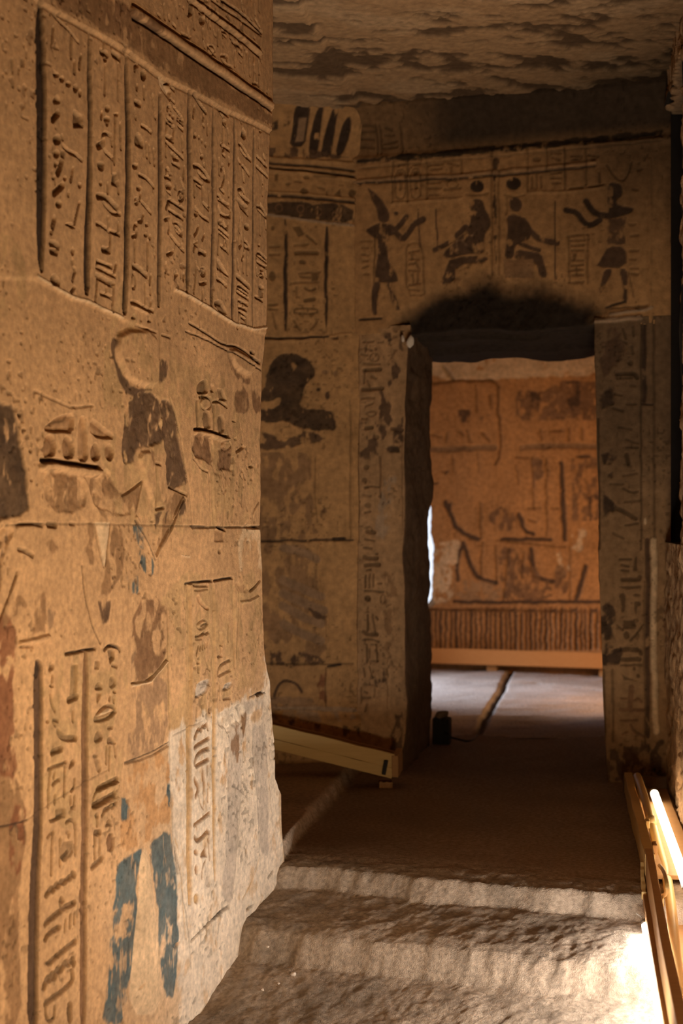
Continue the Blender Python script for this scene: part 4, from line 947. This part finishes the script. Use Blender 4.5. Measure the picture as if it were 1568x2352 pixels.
T_FAR = """
@ 960 820 3.5636
c:,,p,.02 0 -60 1600 -60 1600 150 700 180 60 190; s:22,10 205 70 290 190; s:18,10,G 90 215 200 205 300 192 450 195 600 186 650 220 655 330 650 460 672 520 672 800 630 880; S:34,10,m 60 762 350 750 620 740; S:34,10,m 850 740 1200 722 1600 735
c:,,d,.1 320 430 432 430 422 540 330 542; c:,,b,.4 480 480 612 470 612 542 490 545; c:,,b,.25 780 300 900 260 1000 290 1100 240 1200 190 1600 185 1600 515 1000 515 800 522; c:,,d,.4 920 280 1000 300 1000 400 950 420; c:,,d,.4 1210 200 1330 190 1340 420 1230 440; e:,8,d 1350 810 70 18; S:30,10,d 1170 870 1180 1100 1200 1490; S:30,10,d 225 1185 262 1282 322 1422 482 1492
q:,12,d 205 1220 272 1175 262 1292; s:20,8 500 1200 510 1482; c:,,b,.4 570 1282 700 1200 800 1300 832 1402 700 1432 580 1352; S:26,9,d 820 1290 870 1422 940 1452; S:24,9,d 680 1492 1080 1492; s:18,6 1050 850 1050 1462; s:16,6 930 822 945 1250; c:,,b,.5 930 822 1040 822 1040 1062 930 1082; c:,,b,.4 1250 822 1600 822 1600 1302 1260 1352
s:18,8 400 600 420 680; s:18,8 110 640 180 650; s:18,8 230 620 230 690; s:18,8 330 610 370 640; s:18,8 520 620 580 690; s:18,8 1000 600 1010 680; s:18,8 1080 610 1160 600; s:18,8 1230 590 1230 680; s:18,8 1330 580 1340 670; s:14,6 280 800 285 940; s:14,6 490 790 495 940; s:16,8,d 100 1040 160 1030; q:,14,d 180 940 240 930 230 960; s:18,8 800 820 900 822; s:14,6 800 880 820 1040; s:14,6 470 230 480 450; s:20,8 580 310 600 420
c:,,d,.35 1380 1140 1600 1120 1600 1330 1400 1330; q:,10,p,.5 1280 1420 1380 1400 1360 1560 1300 1600 1230 1560; s:16,8 900 1340 960 1350; s:16,8 1090 1240 1150 1240; s:16,8 900 1240 1000 1230; s:16,8 640 1500 1200 1560
@ 960 1220 3.5636
S:28,10,d 360 100 400 200 440 330 500 392 632 422; S:24,9,d 350 130 312 250 322 400; S:30,10,d 920 150 930 282 982 392 1100 412; S:28,10,d 1370 290 1330 430 1282 572; s:18,8 520 100 512 382; s:18,8 630 130 640 422; c:,,b,.45 640 122 900 150 930 300 1100 422 1100 582 700 572 690 440; c:,,B,.4 300 402 630 422 700 442 690 572 300 577; e:,8,m 1160 330 50 60; c:,,b,.5 1110 332 1232 302 1232 562 1120 562; s:18,8 740 150 700 560; s:18,8 860 200 850 380
S:22,10,d 290 580 700 582 1600 576; R:24,10 60 596 800 600 1600 604; q:,8,p,.45 60 120 190 90 340 70 330 160 310 300 290 590 60 590; q:,8,p,.5 1110 170 1240 140 1240 330 1170 290; s:14,6 1240 130 1240 560
"""
FW.draw(T_FAR, 1.4, .008)  # pale rock beside the breach has daylight painted into its colour
k = 0
for x in np.arange(60, 1620, 41.0):
    hook = k % 4 == 1
    FW.draw('@ 960 1220 3.5636\ns:%d,16,d %f 640 %f 965' % (20 if k % 3 else 26, x+6*math.sin(k*1.7), x+5*math.sin(k*1.3)), 1, .008)
    if hook: FW.draw('@ 960 1220 3.5636\ns:18,14,d %f 660 %f 640 %f 660' % (x, x+22, x+44), 1, .008)
    k += 1
q1 = FW.pts([(60, 600), (1700, 605), (1700, 2000), (60, 2000)], (960, 1220, 3.5636))
FW.region('carved_dado', [(960, 1388), (1450, 1392), (1450, 1700), (960, 1700)])
FW.region('carved_figure', [(1020, 1140), (1110, 1120), (1110, 1240), (1140, 1340), (1050, 1340), (1045, 1260), (1020, 1190)])
FW.region('carved_figure', [(1120, 1160), (1200, 1130), (1250, 1240), (1270, 1340), (1150, 1380), (1135, 1250)])
wf = structure(FW.finish('wall_far', M_BACK, wrapL=[(.08, .01), (.55, .0)], rough=.006, wrapC=(.5, .36, .24)))

# ------------------------------------------------------------------ right wall : rough lower course, black niche above it
GA = np.array([.153, .988]); GA /= np.linalg.norm(GA); GN = np.array([-GA[1], GA[0]])
GO = np.array([1.465, 6.40])
SILL = 1.47; TOPN = 3.43; NICH = -.76
def rwall(name, a0, a1, z0, z1, na, nz, seed, parent=None, deep=.030):
    P = Patch(GO, GA, GN, na, nz, a0, a1, z0, z1, seed=seed)
    n1 = fbm(P.A*1.0, P.Z*.45, .05, 3, seed); n2 = fbm(P.A+P.Z*.35, P.Z*.5, .028, 2, seed+2)
    P.H += -deep*sstep(.50, .66, n1)+deep*.8*(n2-.5)+.03*(fbm(P.A, P.Z, .5, 2, seed+4)-.5)
    P.C = np.ones_like(P.C)*np.array([.52, .345, .20])*(.75+.5*n1[..., None])
    return P
P = rwall('wall_right', -1.9, .12, .20, SILL, 300, 190, 60)
wr = structure(P.finish('wall_right', M_ROUGH, rough=.004, wear=0))
P = rwall('wall_right', -1.9, NICH, SILL-.01, 3.60, 120, 200, 64)
structure(P.finish('stone_block', M_ROUGH, wr, rough=.004, wear=0, wrapR=[(.02, .0), (.08, .004), (.5, .0)]))
P = rwall('wall_right', NICH, .12, TOPN, 3.60, 80, 24, 66)
structure(P.finish('stone_lintel', M_ROUGH, wr, rough=.004, wear=0, wrapB=[(.02, 0), (.5, 0)]))
bm = bmesh.new()
def gp(a, n, z):
    p = GO+a*GA+n*GN; return bm.verts.new((p[0], p[1], z))
for a, z0_, z1_ in ((0, SILL, TOPN+.02),):
    v = [[[gp(aa, nn, zz) for zz in (SILL, TOPN+.02)] for nn in (.0, -.55)] for aa in (NICH-.02, .13)]
    bm.faces.new((v[0][1][0], v[1][1][0], v[1][1][1], v[0][1][1]))
    bm.faces.new((v[0][0][0], v[1][0][0], v[1][1][0], v[0][1][0]))
    bm.faces.new((v[0][0][1], v[0][1][1], v[1][1][1], v[1][0][1]))
    bm.faces.new((v[0][0][0], v[0][1][0], v[0][1][1], v[0][0][1]))
    bm.faces.new((v[1][0][0], v[1][0][1], v[1][1][1], v[1][1][0]))
bmesh.ops.subdivide_edges(bm, edges=bm.edges[:], cuts=6, use_grid_fill=True)
for vv in bm.verts:
    vv.co.x += random.Random(int(vv.co.z*977+vv.co.y*313)).uniform(-.012, .012)
link('niche', bm, M_DARK, wr)

# ------------------------------------------------------------------ ceiling
def ceil_grid(x0, x1, y0, y1, nx, ny, z):
    X, Y = np.meshgrid(np.linspace(x0, x1, nx), np.linspace(y0, y1, ny))
    ca, sa = math.cos(-.22), math.sin(-.22)
    U = X*ca-Y*sa; V = X*sa+Y*ca
    n = fbm(U*.5, V*1.1, .16, 5, 70, .62); nn = fbm(U*.55, V*1.1, .055, 4, 75, .6)
    dark = sstep(.495, .56, n*.62+nn*.38)*.85
    pale = sstep(.55, .70, fbm(U*.6, V, .22, 4, 79))*.6
    C = np.ones(X.shape+(3,))*np.array([.54, .345, .19])
    C = C*(1-pale[..., None])+np.array([.66, .46, .28])*pale[..., None]
    C = C*(1-dark[..., None])+np.array([.125, .078, .048])*dark[..., None]
    darken = sstep(6.2, 6.75, Y+X*.27+.5*(n-.5))*.25+sstep(.5, 1.6, X)*.55  # ceiling darker towards the back wall and the right
    C = C*(1-darken[..., None])
    # rib where two ceiling slabs meet, running back at the left
    l = (X+.142)-(Y-5.51)*.184
    Z = z-.02*sstep(.01, -.01, l)+.018*dark-.02*(fbm(X, Y, .3, 4, 72)-.5)-.012*(nn-.5)
    edge = sstep(6.55, 6.85, Y+X*.268)*.03*fbm(X, Y, .12, 3, 77)
    Z = Z-edge
    P = np.stack([X, Y, Z], -1)
    R = np.zeros((ny-1, nx-1), int); R[l[:-1, :-1] < 0] = 1
    return P, C, R
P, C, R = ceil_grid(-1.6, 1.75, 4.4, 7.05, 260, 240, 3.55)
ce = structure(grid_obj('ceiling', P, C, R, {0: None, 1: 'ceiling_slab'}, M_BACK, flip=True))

# ------------------------------------------------------------------ floor, worn steps, landing, raised slab, inner paving
KA = [2.0, 3.5, 3.97, 4.275, 4.315, 4.36, 4.615, 4.65, 4.74, 4.85, 12]
KZ = [-.06, -.005, .02, .115, .205, .224, .268, .338, .355, .36, .36]
def fl(x0, x1, y0, y1, nx, ny, seed=0):
    X, Y = np.meshgrid(np.linspace(x0, x1, nx), np.linspace(y0, y1, ny))
    A = X*LA[0]+Y*LA[1]; Cc = X*LN[0]+Y*LN[1]+2
    wob = (fbm(Cc, A, .35, 3, 101)-.5)*.10+(fbm(Cc, A, .08, 3, 103)-.5)*.045-.02*sstep(.2, 1.2, Cc)
    Aw = A+wob
    Z = np.interp(Aw, KA, KZ)
    near = 1-sstep(4.74, 4.85, Aw)
    Z += near*((fbm(X, Y, .16, 4, 105)-.5)*.012+(fbm(X, Y, .03, 4, 107, .7)-.5)*.010-.004*sstep(.55, .7, fbm(X, Y, .07, 3, 109)))
    Z += (1-near)*(fbm(X, Y, .5, 3, 106)-.5)*.012
    l = (X+.211)-(Y-5.15)*.168+(fbm(X, Y, .25, 3, 111)-.5)*.03
    far = sstep(4.70, 4.76, A)
    slab = far*sstep(.012, -.012, l)
    Z += .05*slab
    dust = .75+.5*fbm(X, Y, .25, 4, 113)
    C = np.ones(X.shape+(3,))*np.array([.37, .285, .21])*dust[..., None]
    C *= (1-.22*sstep(.50, .66, fbm(X, Y, .07, 4, 115))*near)[..., None]
    worn = far*.35*(1-slab)
    C = C*(1-worn[..., None])+np.array([.36, .24, .16])*worn[..., None]
    C = C*(1-(far*slab)[..., None])+np.array([.56, .42, .31])*(far*slab*dust)[..., None]  # slab colour lightened to carry the light caught by its top
    R = np.zeros((ny-1, nx-1), int)
    am = Aw[:-1, :-1]
    R[(am > 4.27) & (am < 4.58)] = 1; R[(am >= 4.58) & (am < 4.76)] = 2
    R[(slab[:-1, :-1] > .5)] = 3
    return np.stack([X, Y, Z], -1), C, R
NM = {0: None, 1: 'stone_step', 2: 'stone_step', 3: 'paving_slab'}
P, C, R = fl(-.95, 1.30, 3.1, 5.7, 290, 380)
fo = structure(grid_obj('floor', P, C, R, NM, M_FLOOR))
P, C, R = fl(-.95, 1.75, 5.7, 8.05, 110, 100)
f2 = grid_obj('landing', P, C, R, NM, M_FLOOR, fo)
def fpx(u, v, z=FLOORZ):
    D = (CAMZ-z)*F/(v-CY); return np.array([(u-CX)/F*D, D])
def seg_d(X, Y, pts):
    d = np.full(X.shape, 1e9)
    for a, b in zip(pts, pts[1:]):
        dx, dy = b-a; t = np.clip(((X-a[0])*dx+(Y-a[1])*dy)/(dx*dx+dy*dy), 0, 1)
        d = np.minimum(d, np.hypot(X-a[0]-t*dx, Y-a[1]-t*dy))
    return d
X, Y = np.meshgrid(np.linspace(.05, 2.7, 190), np.linspace(7.9, 12.25, 260))
joint = [fpx(1175, 1540), fpx(1160, 1562), fpx(1150, 1590), fpx(1128, 1625), fpx(1110, 1660), fpx(1088, 1702)]
d1 = seg_d(X, Y, joint)
j2 = [fpx(1160, 1568), fpx(1230, 1568), fpx(1420, 1588)]
d2 = seg_d(X, Y, j2)
Z = FLOORZ+(fbm(X*.7, Y, .35, 4, 121)-.5)*.05+(fbm(X*.5, Y*1.2, .12, 3, 123)-.5)*.02-.03*(1-sstep(.015, .035, d1))-.02*(1-sstep(.008, .03, d2))
fr = 7.72-.268*(X-.6)
Z = Z-.014*sstep(.05, -.04, Y-fr-.03*np.sin(X*9))
C = np.ones(X.shape+(3,))*np.array([.52, .40, .31])*(.7+.6*fbm(X*.6, Y, .25, 4, 125))[..., None]
C *= (1-.7*(1-sstep(.012, .03, d1)))[..., None]
C *= (1-.5*(1-sstep(.01, .03, d2)))[..., None]
J = np.array(joint); xj = np.interp(Y, J[::-1, 1], J[::-1, 0]); yj = np.interp(X, [p[0] for p in j2], [p[1] for p in j2])
R = np.zeros((259, 189), int); R[(X > xj)[:-1, :-1]] = 1; R[((X > xj) & (Y > yj))[:-1, :-1]] = 2
inf = grid_obj('paving_slab', np.stack([X, Y, Z], -1), C, R, {0: None, 1: 'paving_slab', 2: 'paving_slab'}, M_FLOOR, fo)
for ch in list(inf.children):
    ch.parent = fo

M_NEAR = plain_mat('near sandstone', (.44, .27, .14), .95, .25, 6)
# ------------------------------------------------------------------ rock mass that closes the rooms off from the sky
def mass(name, x0, x1, y0, y1, z0, z1, m=M_PLAIN):
    return structure(link(name, box_bm(x0, x1, y0, y1, z0, z1), m))
mass('ceiling_rock', -3.4, 4.6, -2.0, 9.0, 3.61, 4.0)
mass('ceiling_inner', -1.0, 4.6, 9.0, 14.6, 3.12, 3.5)
mass('floor_rock', -3.4, 4.6, -2.0, 12.6, -.6, -.12)
mass('floor_inner_rock', -3.4, 4.6, 8.0, 12.2, -.12, .26)
mass('wall_rear', -3.4, 4.6, -2.0, -1.7, -.4, 3.7)
mass('wall_transept', -3.4, -3.1, -2.0, 7.9, -.4, 3.7)
mass('wall_outer_right', 4.3, 4.6, -2.0, 14.6, -.4, 3.7)
def slanted(name, pts, th, z0, z1, m=M_PLAIN):
    """a straight length of wall: pts a->b in plan, thickness to its left"""
    a, b = np.array(pts[0], float), np.array(pts[1], float)
    d = (b-a)/np.linalg.norm(b-a); n = np.array([-d[1], d[0]])*th
    bm = bmesh.new()
    q = [a, b, b+n, a+n]
    lo = [bm.verts.new((p[0], p[1], z0)) for p in q]; hi = [bm.verts.new((p[0], p[1], z1)) for p in q]
    bm.faces.new(lo[::-1]); bm.faces.new(hi)
    for i in range(4): bm.faces.new((lo[i], lo[(i+1) % 4], hi[(i+1) % 4], hi[i]))
    bmesh.ops.recalc_face_normals(bm, faces=bm.faces)
    return structure(link(name, bm, m))
pl0 = LO+LA*2.805; pl1 = LO+LA*-1.2
slanted('wall_left_near', [pl1, pl0], .8, -.4, 3.7, M_NEAR)
g0 = GO+GA*-1.9; g1 = GO+GA*-8.2
slanted('wall_right_near', [g0, g1], .6, -.4, 3.7, M_NEAR)
ga = GO+GA*-1.9-GN*.03; gb = GO+GA*NICH-GN*.03
slanted('wall_right_core', [gb-GN*.02, ga-GN*.02], .5, -.4, 3.7)
gc = GO+GA*.4-GN*.06
slanted('wall_right_base', [gc, gb-GN*.03], .6, -.4, SILL-.02)
# behind the carved faces
b0 = BO+BA*0-BN*.04
slanted('wall_back_core', [BO+RA*-3.2-RN*.08, BO-RN*.08], .6, -.4, 3.7)
e1 = float(PL.A[200, -1])-.03; e2 = float(PR.A[200, 0])+.05
slanted('wall_back_pier', [BO+BA*.0-BN*.08, BO+BA*(e1-.10)-BN*.08], .83, -.4, 3.7)
slanted('wall_back_pier_right', [BO+BA*(e2+.03)-BN*.06, BO+BA*3.4-BN*.06], .84, -.4, 3.7)
slanted('wall_back_head', [BO-BN*.10, BO+BA*3.4-BN*.10], .80, ZL+.09, 3.7)
# inner room: left wall with the side door that lets the daylight in, right wall, far wall either side
mass('wall_inner_left', -.9, .05, 7.6, 9.45, -.4, 3.3)
mass('wall_inner_left_head', -.9, .05, 9.45, 11.3, 2.35, 3.3)
mass('wall_inner_left_end', -.9, .05, 11.3, 11.75, -.4, 3.3)
f0 = FO+FA*-.17-FN*.02
slanted('wall_far_side', [FO+FA*-1.9-FN*.02, FO+FA*-.62-FN*.02], .6, -.4, 3.3)
slanted('wall_far_head', [FO+FA*-.63-FN*.02, FO+FA*-.05-FN*.02], .6, float(fz[0]), 3.3)
slanted('wall_far_foot', [FO+FA*-.63-FN*.02, FO+FA*-.05-FN*.02], .6, -.4, float(fz[-1]))
slanted('wall_far_core', [FO+FA*.06-FN*.10, FO+FA*4.2-FN*.10], .5, -.4, 3.3)
mass('wall_inner_right', 2.75, 3.2, 7.4, 12.0, -.4, 3.3)
mass('ground_outside', -14, 0.05, 8.0, 40, -.5, .22, plain_mat('sand outside', (.75, .60, .42), .95))
print('shell built')
# ------------------------------------------------------------------ timber light trough along the right wall
def tp(a, n, z):
    """point beside the right wall: a along it, n out from it"""
    p = GO+a*GA+n*GN; return Vector((p[0], p[1], z))
def line_pt(u, v, n):
    """point on the vertical plane that stands n metres out from the right wall, seen at (u, v)"""
    rx = (u-CX)/F; o = GO+n*GN
    D = (o[0]*GN[0]+o[1]*GN[1])/(rx*GN[0]+GN[1])
    return Vector((rx*D, D, CAMZ+(CY-v)/F*D))
def lit_tube(name, p0, p1, r, mat, label):
    t = thing(name, label, 'lamp tube', p0)
    p0 = Vector(p0); p1 = Vector(p1); d = (p1-p0).normalized()
    z = Vector((0, 0, 0)); L = (p1-p0).length
    link('glass_tube', tube_bm([z+d*.03, z+d*(L-.03)], r, 14), mat, t, True)
    for s in (0, 1):
        a = z+d*(0 if s == 0 else L-.035)
        link('end_cap', tube_bm([a, a+d*.035], r*1.06, 14), M_CAP, t, True)
        e = z-d*.012 if s == 0 else z+d*(L)
        for q in (-1, 1):
            sd = Vector((d.y, -d.x, 0)).normalized()*r*.4*q
            link('contact_pin', tube_bm([e+sd, e+sd+d*.012], .0018, 6), M_CAP, t, True)
    return t

NB = .18
M_WOODD = wood_mat('dark shaded timber', (.10, .06, .03), (.16, .09, .045))  # timber darkened to paint in the shade at the trough end
# rear length, standing on the landing
ra0, ra1 = -1.72, -.13
trough = thing('timber_light_trough', 'low yellow timber light trough running along the rough right wall beside the landing', 'light trough', tp(-.9, NB, FLOORZ))
def board(name, parent, p0, p1, th, h, mat, jit=.002):
    o = link(name, beam_bm(p0, p1, th, h, jit=jit), mat, parent)
    if parent: o.location = -parent.location
    return o
board('front_board', trough, tp(ra0, NB, FLOORZ+.006), tp(ra1, NB, FLOORZ+.006), .034, .088, M_WOOD)
board('floor_board', trough, tp(ra0, .085, FLOORZ+.012), tp(ra1, .085, FLOORZ+.012), .145, .014, M_WOOD2)
board('end_block', trough, tp(ra1+.02, .01, FLOORZ+.006), tp(ra1+.02, NB+.02, FLOORZ+.006), .035, .07, M_WOODD)
board('wedge', trough, tp(-1.2, NB-.024, FLOORZ+.07), tp(-1.16, NB-.024, FLOORZ+.07), .014, .03, M_WOOD)
board('wedge', trough, tp(-1.58, NB-.026, FLOORZ+.06), tp(-1.52, NB-.026, FLOORZ+.06), .016, .034, M_WOOD2)
# front length, sloping down over the steps
fa0, fa1 = -4.9, -1.67
SL = .085
def fz_(a, z): return z+(a-fa1)*SL
t2 = thing('timber_light_trough', 'brown plank light trough raised above the worn steps at the right edge', 'light trough', tp(-3, NB, .0))
board('upper_plank', t2, tp(fa0, NB+.002, fz_(fa0, .362)), tp(fa1, NB+.002, .362), .026, .103, M_WOOD2)
board('lower_plank', t2, tp(fa0, NB+.016, fz_(fa0, .318)), tp(fa1-.03, NB+.016, fz_(fa1-.03, .318)), .022, .039, M_WOOD2)
board('floor_board', t2, tp(fa0, .080, fz_(fa0, .272)), tp(fa1, .080, .272), .135, .014, M_WOOD2)
board('batten', t2, tp(fa1-.14, NB+.024, .325), tp(fa1+.02, NB+.022, .385), .014, .03, M_WOOD)
for a in (-2.9, -4.1):
    board('support_post', t2, tp(a, NB-.045, -.10), tp(a+.06, NB-.045, -.10), .03, fz_(a, .272)+.10, M_WOOD2)
# lamp tubes
lit_tube('fluorescent_tube', tp(-.42, .085, FLOORZ+.062), tp(-2.1, .085, FLOORZ+.072), .017, M_TUBEHIGH, 'glowing white lamp tube lying in the trough beside the rough right wall')
lit_tube('fluorescent_tube', tp(-1.92, .207, fz_(-1.92, .317)-.013), tp(-2.75, .206, fz_(-2.75, .317)-.014), .012, M_TUBELOW, 'short glowing lamp tube half hidden under the brown planks beside the steps')
s = tp(-1.91, .209, fz_(-1.92, .317)-.011)
tag(link('loose_wire', tube_bm([s, s+Vector((-.006, .02, .008)), s+Vector((-.018, .03, .014))], .0018, 6), M_CAP, None, True), 'short stiff wire sticking out of the lower lamp tube end', 'wire')
# conduit lying between tube and board, and its side loop
cp = [line_pt(1463, 1783, .15), line_pt(1478, 1825, .145), line_pt(1492, 1880, .135), line_pt(1512, 1945, .12), line_pt(1530, 2005, .12), line_pt(1541, 2080, .13), line_pt(1551, 2200, .135), line_pt(1566, 2352, .14), line_pt(1590, 2600, .145)]
con = thing('conduit_pipe', 'yellowed plastic conduit pipe snaking along inside the right hand trough', 'pipe', cp[0])
def rel(pts, o): return [Vector(p)-o.location for p in pts]
link('pipe', tube_bm(rel(cp, con), .0165, 14, 3), M_CONDUIT, con, True)
for i, (u, v, n) in enumerate(((1495, 1887, .134), (1560, 2290, .138))):
    c = line_pt(u, v, n); d = (line_pt(u+2, v+14, n)-c).normalized()
    link('coupling', tube_bm(rel([c-d*.022, c+d*.022], con), .0185, 14), M_CONDUIT, con, True)
lp = [line_pt(1514, 1988, .15), line_pt(1524, 2000, .15), line_pt(1531, 2025, .15), line_pt(1532, 2045, .15), line_pt(1526, 2058, .15), line_pt(1519, 2056, .155), line_pt(1520, 2080, .16)]
tag(link('cable_loop', tube_bm(lp, .0065, 10, 3), M_CONDUIT, None, True), 'thin pale cable bent into a loop between conduit and plank', 'cable')

# ------------------------------------------------------------------ tilted timber trough at the foot of the left recess
lt = thing('timber_light_trough', 'pale yellow plank trough tilted at the foot of the recess left of the doorway', 'light trough', (-.15, 6.5, FLOORZ))
def dpt(u, v, D): return Vector(((u-CX)/F*D, D, CAMZ+(CY-v)/F*D))
l0, l1 = dpt(560, 1664, 6.46), dpt(899, 1748, 6.42)
def tilted(name, a, b, dz, h, th, dn, mat):
    board(name, lt, a+Vector((0, dn, dz)), b+Vector((0, dn, dz)), th, h, mat)
tilted('front_plank', l0, l1, -.030, .062, .022, 0, M_WOOD)
tilted('lower_plank', l0, l1, -.078, .046, .028, .002, M_WOOD)
tilted('back_plank', l0, l1, -.06, .085, .02, .13, M_WOOD2)
tilted('bottom_board', l0, l1, -.074, .014, .11, .065, M_WOOD2)
e = l1+Vector((.012, 0, 0))
board('end_block', lt, e+Vector((0.002, -.014, -.072)), e+Vector((.03, .15, -.062)), .03, .098, M_WOOD2)
c = dpt(881, 1752, 6.40)
board('iron_clip', lt, c+Vector((-.008, 0, -.052)), c+Vector((.008, 0, -.055)), .01, .066, M_BLACK)
board('support_block', lt, (-.44, 6.47, FLOORZ+.02), (-.36, 6.47, FLOORZ+.02), .08, .15, M_WOOD2)
board('support_block', lt, (.17, 6.45, FLOORZ-.012), (.23, 6.45, FLOORZ-.012), .06, .040, M_WOOD2)

# ------------------------------------------------------------------ trough at the foot of the far wall, lamp behind its board
def fpt(a, n, z):
    p = FO+a*FA+n*FN; return Vector((p[0], p[1], z))
t3 = thing('timber_light_trough', 'orange lit board trough along the foot of the carved far wall', 'light trough', fpt(.7, .2, FLOORZ))
zt0 = CAMZ+(CY-1490)/F*11.5; zb0 = CAMZ+(CY-1528)/F*11.4
board('front_board', t3, fpt(-.45, .20, zb0), fpt(1.62, .20, zb0), .03, zt0-zb0, M_WOOD3)
board('floor_board', t3, fpt(-.45, .10, zb0+.005), fpt(1.62, .10, zb0+.005), .17, .015, M_WOOD2)
board('end_block', t3, fpt(1.635, .02, zb0-.0), fpt(1.635, .215, zb0-.0), .03, zt0-zb0, M_WOOD2)
for a in (-.3, .5, 1.4):
    board('support_block', t3, fpt(a, .12, FLOORZ-.04), fpt(a+.08, .12, FLOORZ-.04), .08, zb0-FLOORZ+.045, M_WOOD2)

# ------------------------------------------------------------------ small things
b1 = thing('dark_block', 'small dark block standing at the foot of the left door jamb', 'block', (0, 0, 0))
p = dpt(1010, 1700, 7.75); b1.location = p
bm = beam_bm(Vector((-.035, 0, -.03)), Vector((.055, -.02, -.03)), .10, .155, jit=.006, bev=.008)
link('block_body', bm, M_DARK, b1)
link('chipped_top', rock_bm((.005, .0, .14), (.045, .05, .035), 11), M_PEBBLE if False else M_PLAIN, b1, True)
w0 = dpt(1024, 1688, 7.62); 
wp = [w0, dpt(1036, 1690, 7.6)+Vector((0, 0, -.01)), dpt(1052, 1698, 7.55), dpt(1070, 1703, 7.5), dpt(1086, 1700, 7.55), dpt(1096, 1690, 7.75)]
tag(link('power_cord', tube_bm(wp, .006, 8, 3), M_BLACK, None, True), 'thin dark cord lying across the doorway floor', 'cord')
def floor_z(x, y):
    a = x*LA[0]+y*LA[1]
    return float(np.interp(a, KA, KZ))
def on_floor(u, v):
    D = 4.6
    for _ in range(40):
        x = (u-CX)/F*D; z = floor_z(x, D); D = .5*D+.5*(CAMZ-z)*F/(v-CY)
    return x, D, z
for i, (u, v, r, lb) in enumerate(((674, 2240, .011, 'largest white pebble on the lowest step near the pale wall foot'),
                                   (603, 2276, .006, 'small white pebble on the dark floor nearest the wall foot'),
                                   (640, 2262, .005, 'tiny pale pebble between two larger ones on the lowest floor'),
                                   (618, 2196, .005, 'tiny pale pebble on the edge of the lower step'))):
    x, y, z = on_floor(u, v)
    o = link('pebble', rock_bm((0, 0, 0), (r, r*.9, r*.75), 20+i), M_PEBBLE, None, True)
    o.location = (x, y, z+.004)
    tag(o, lb, 'pebble', 'loose pebbles on the steps')
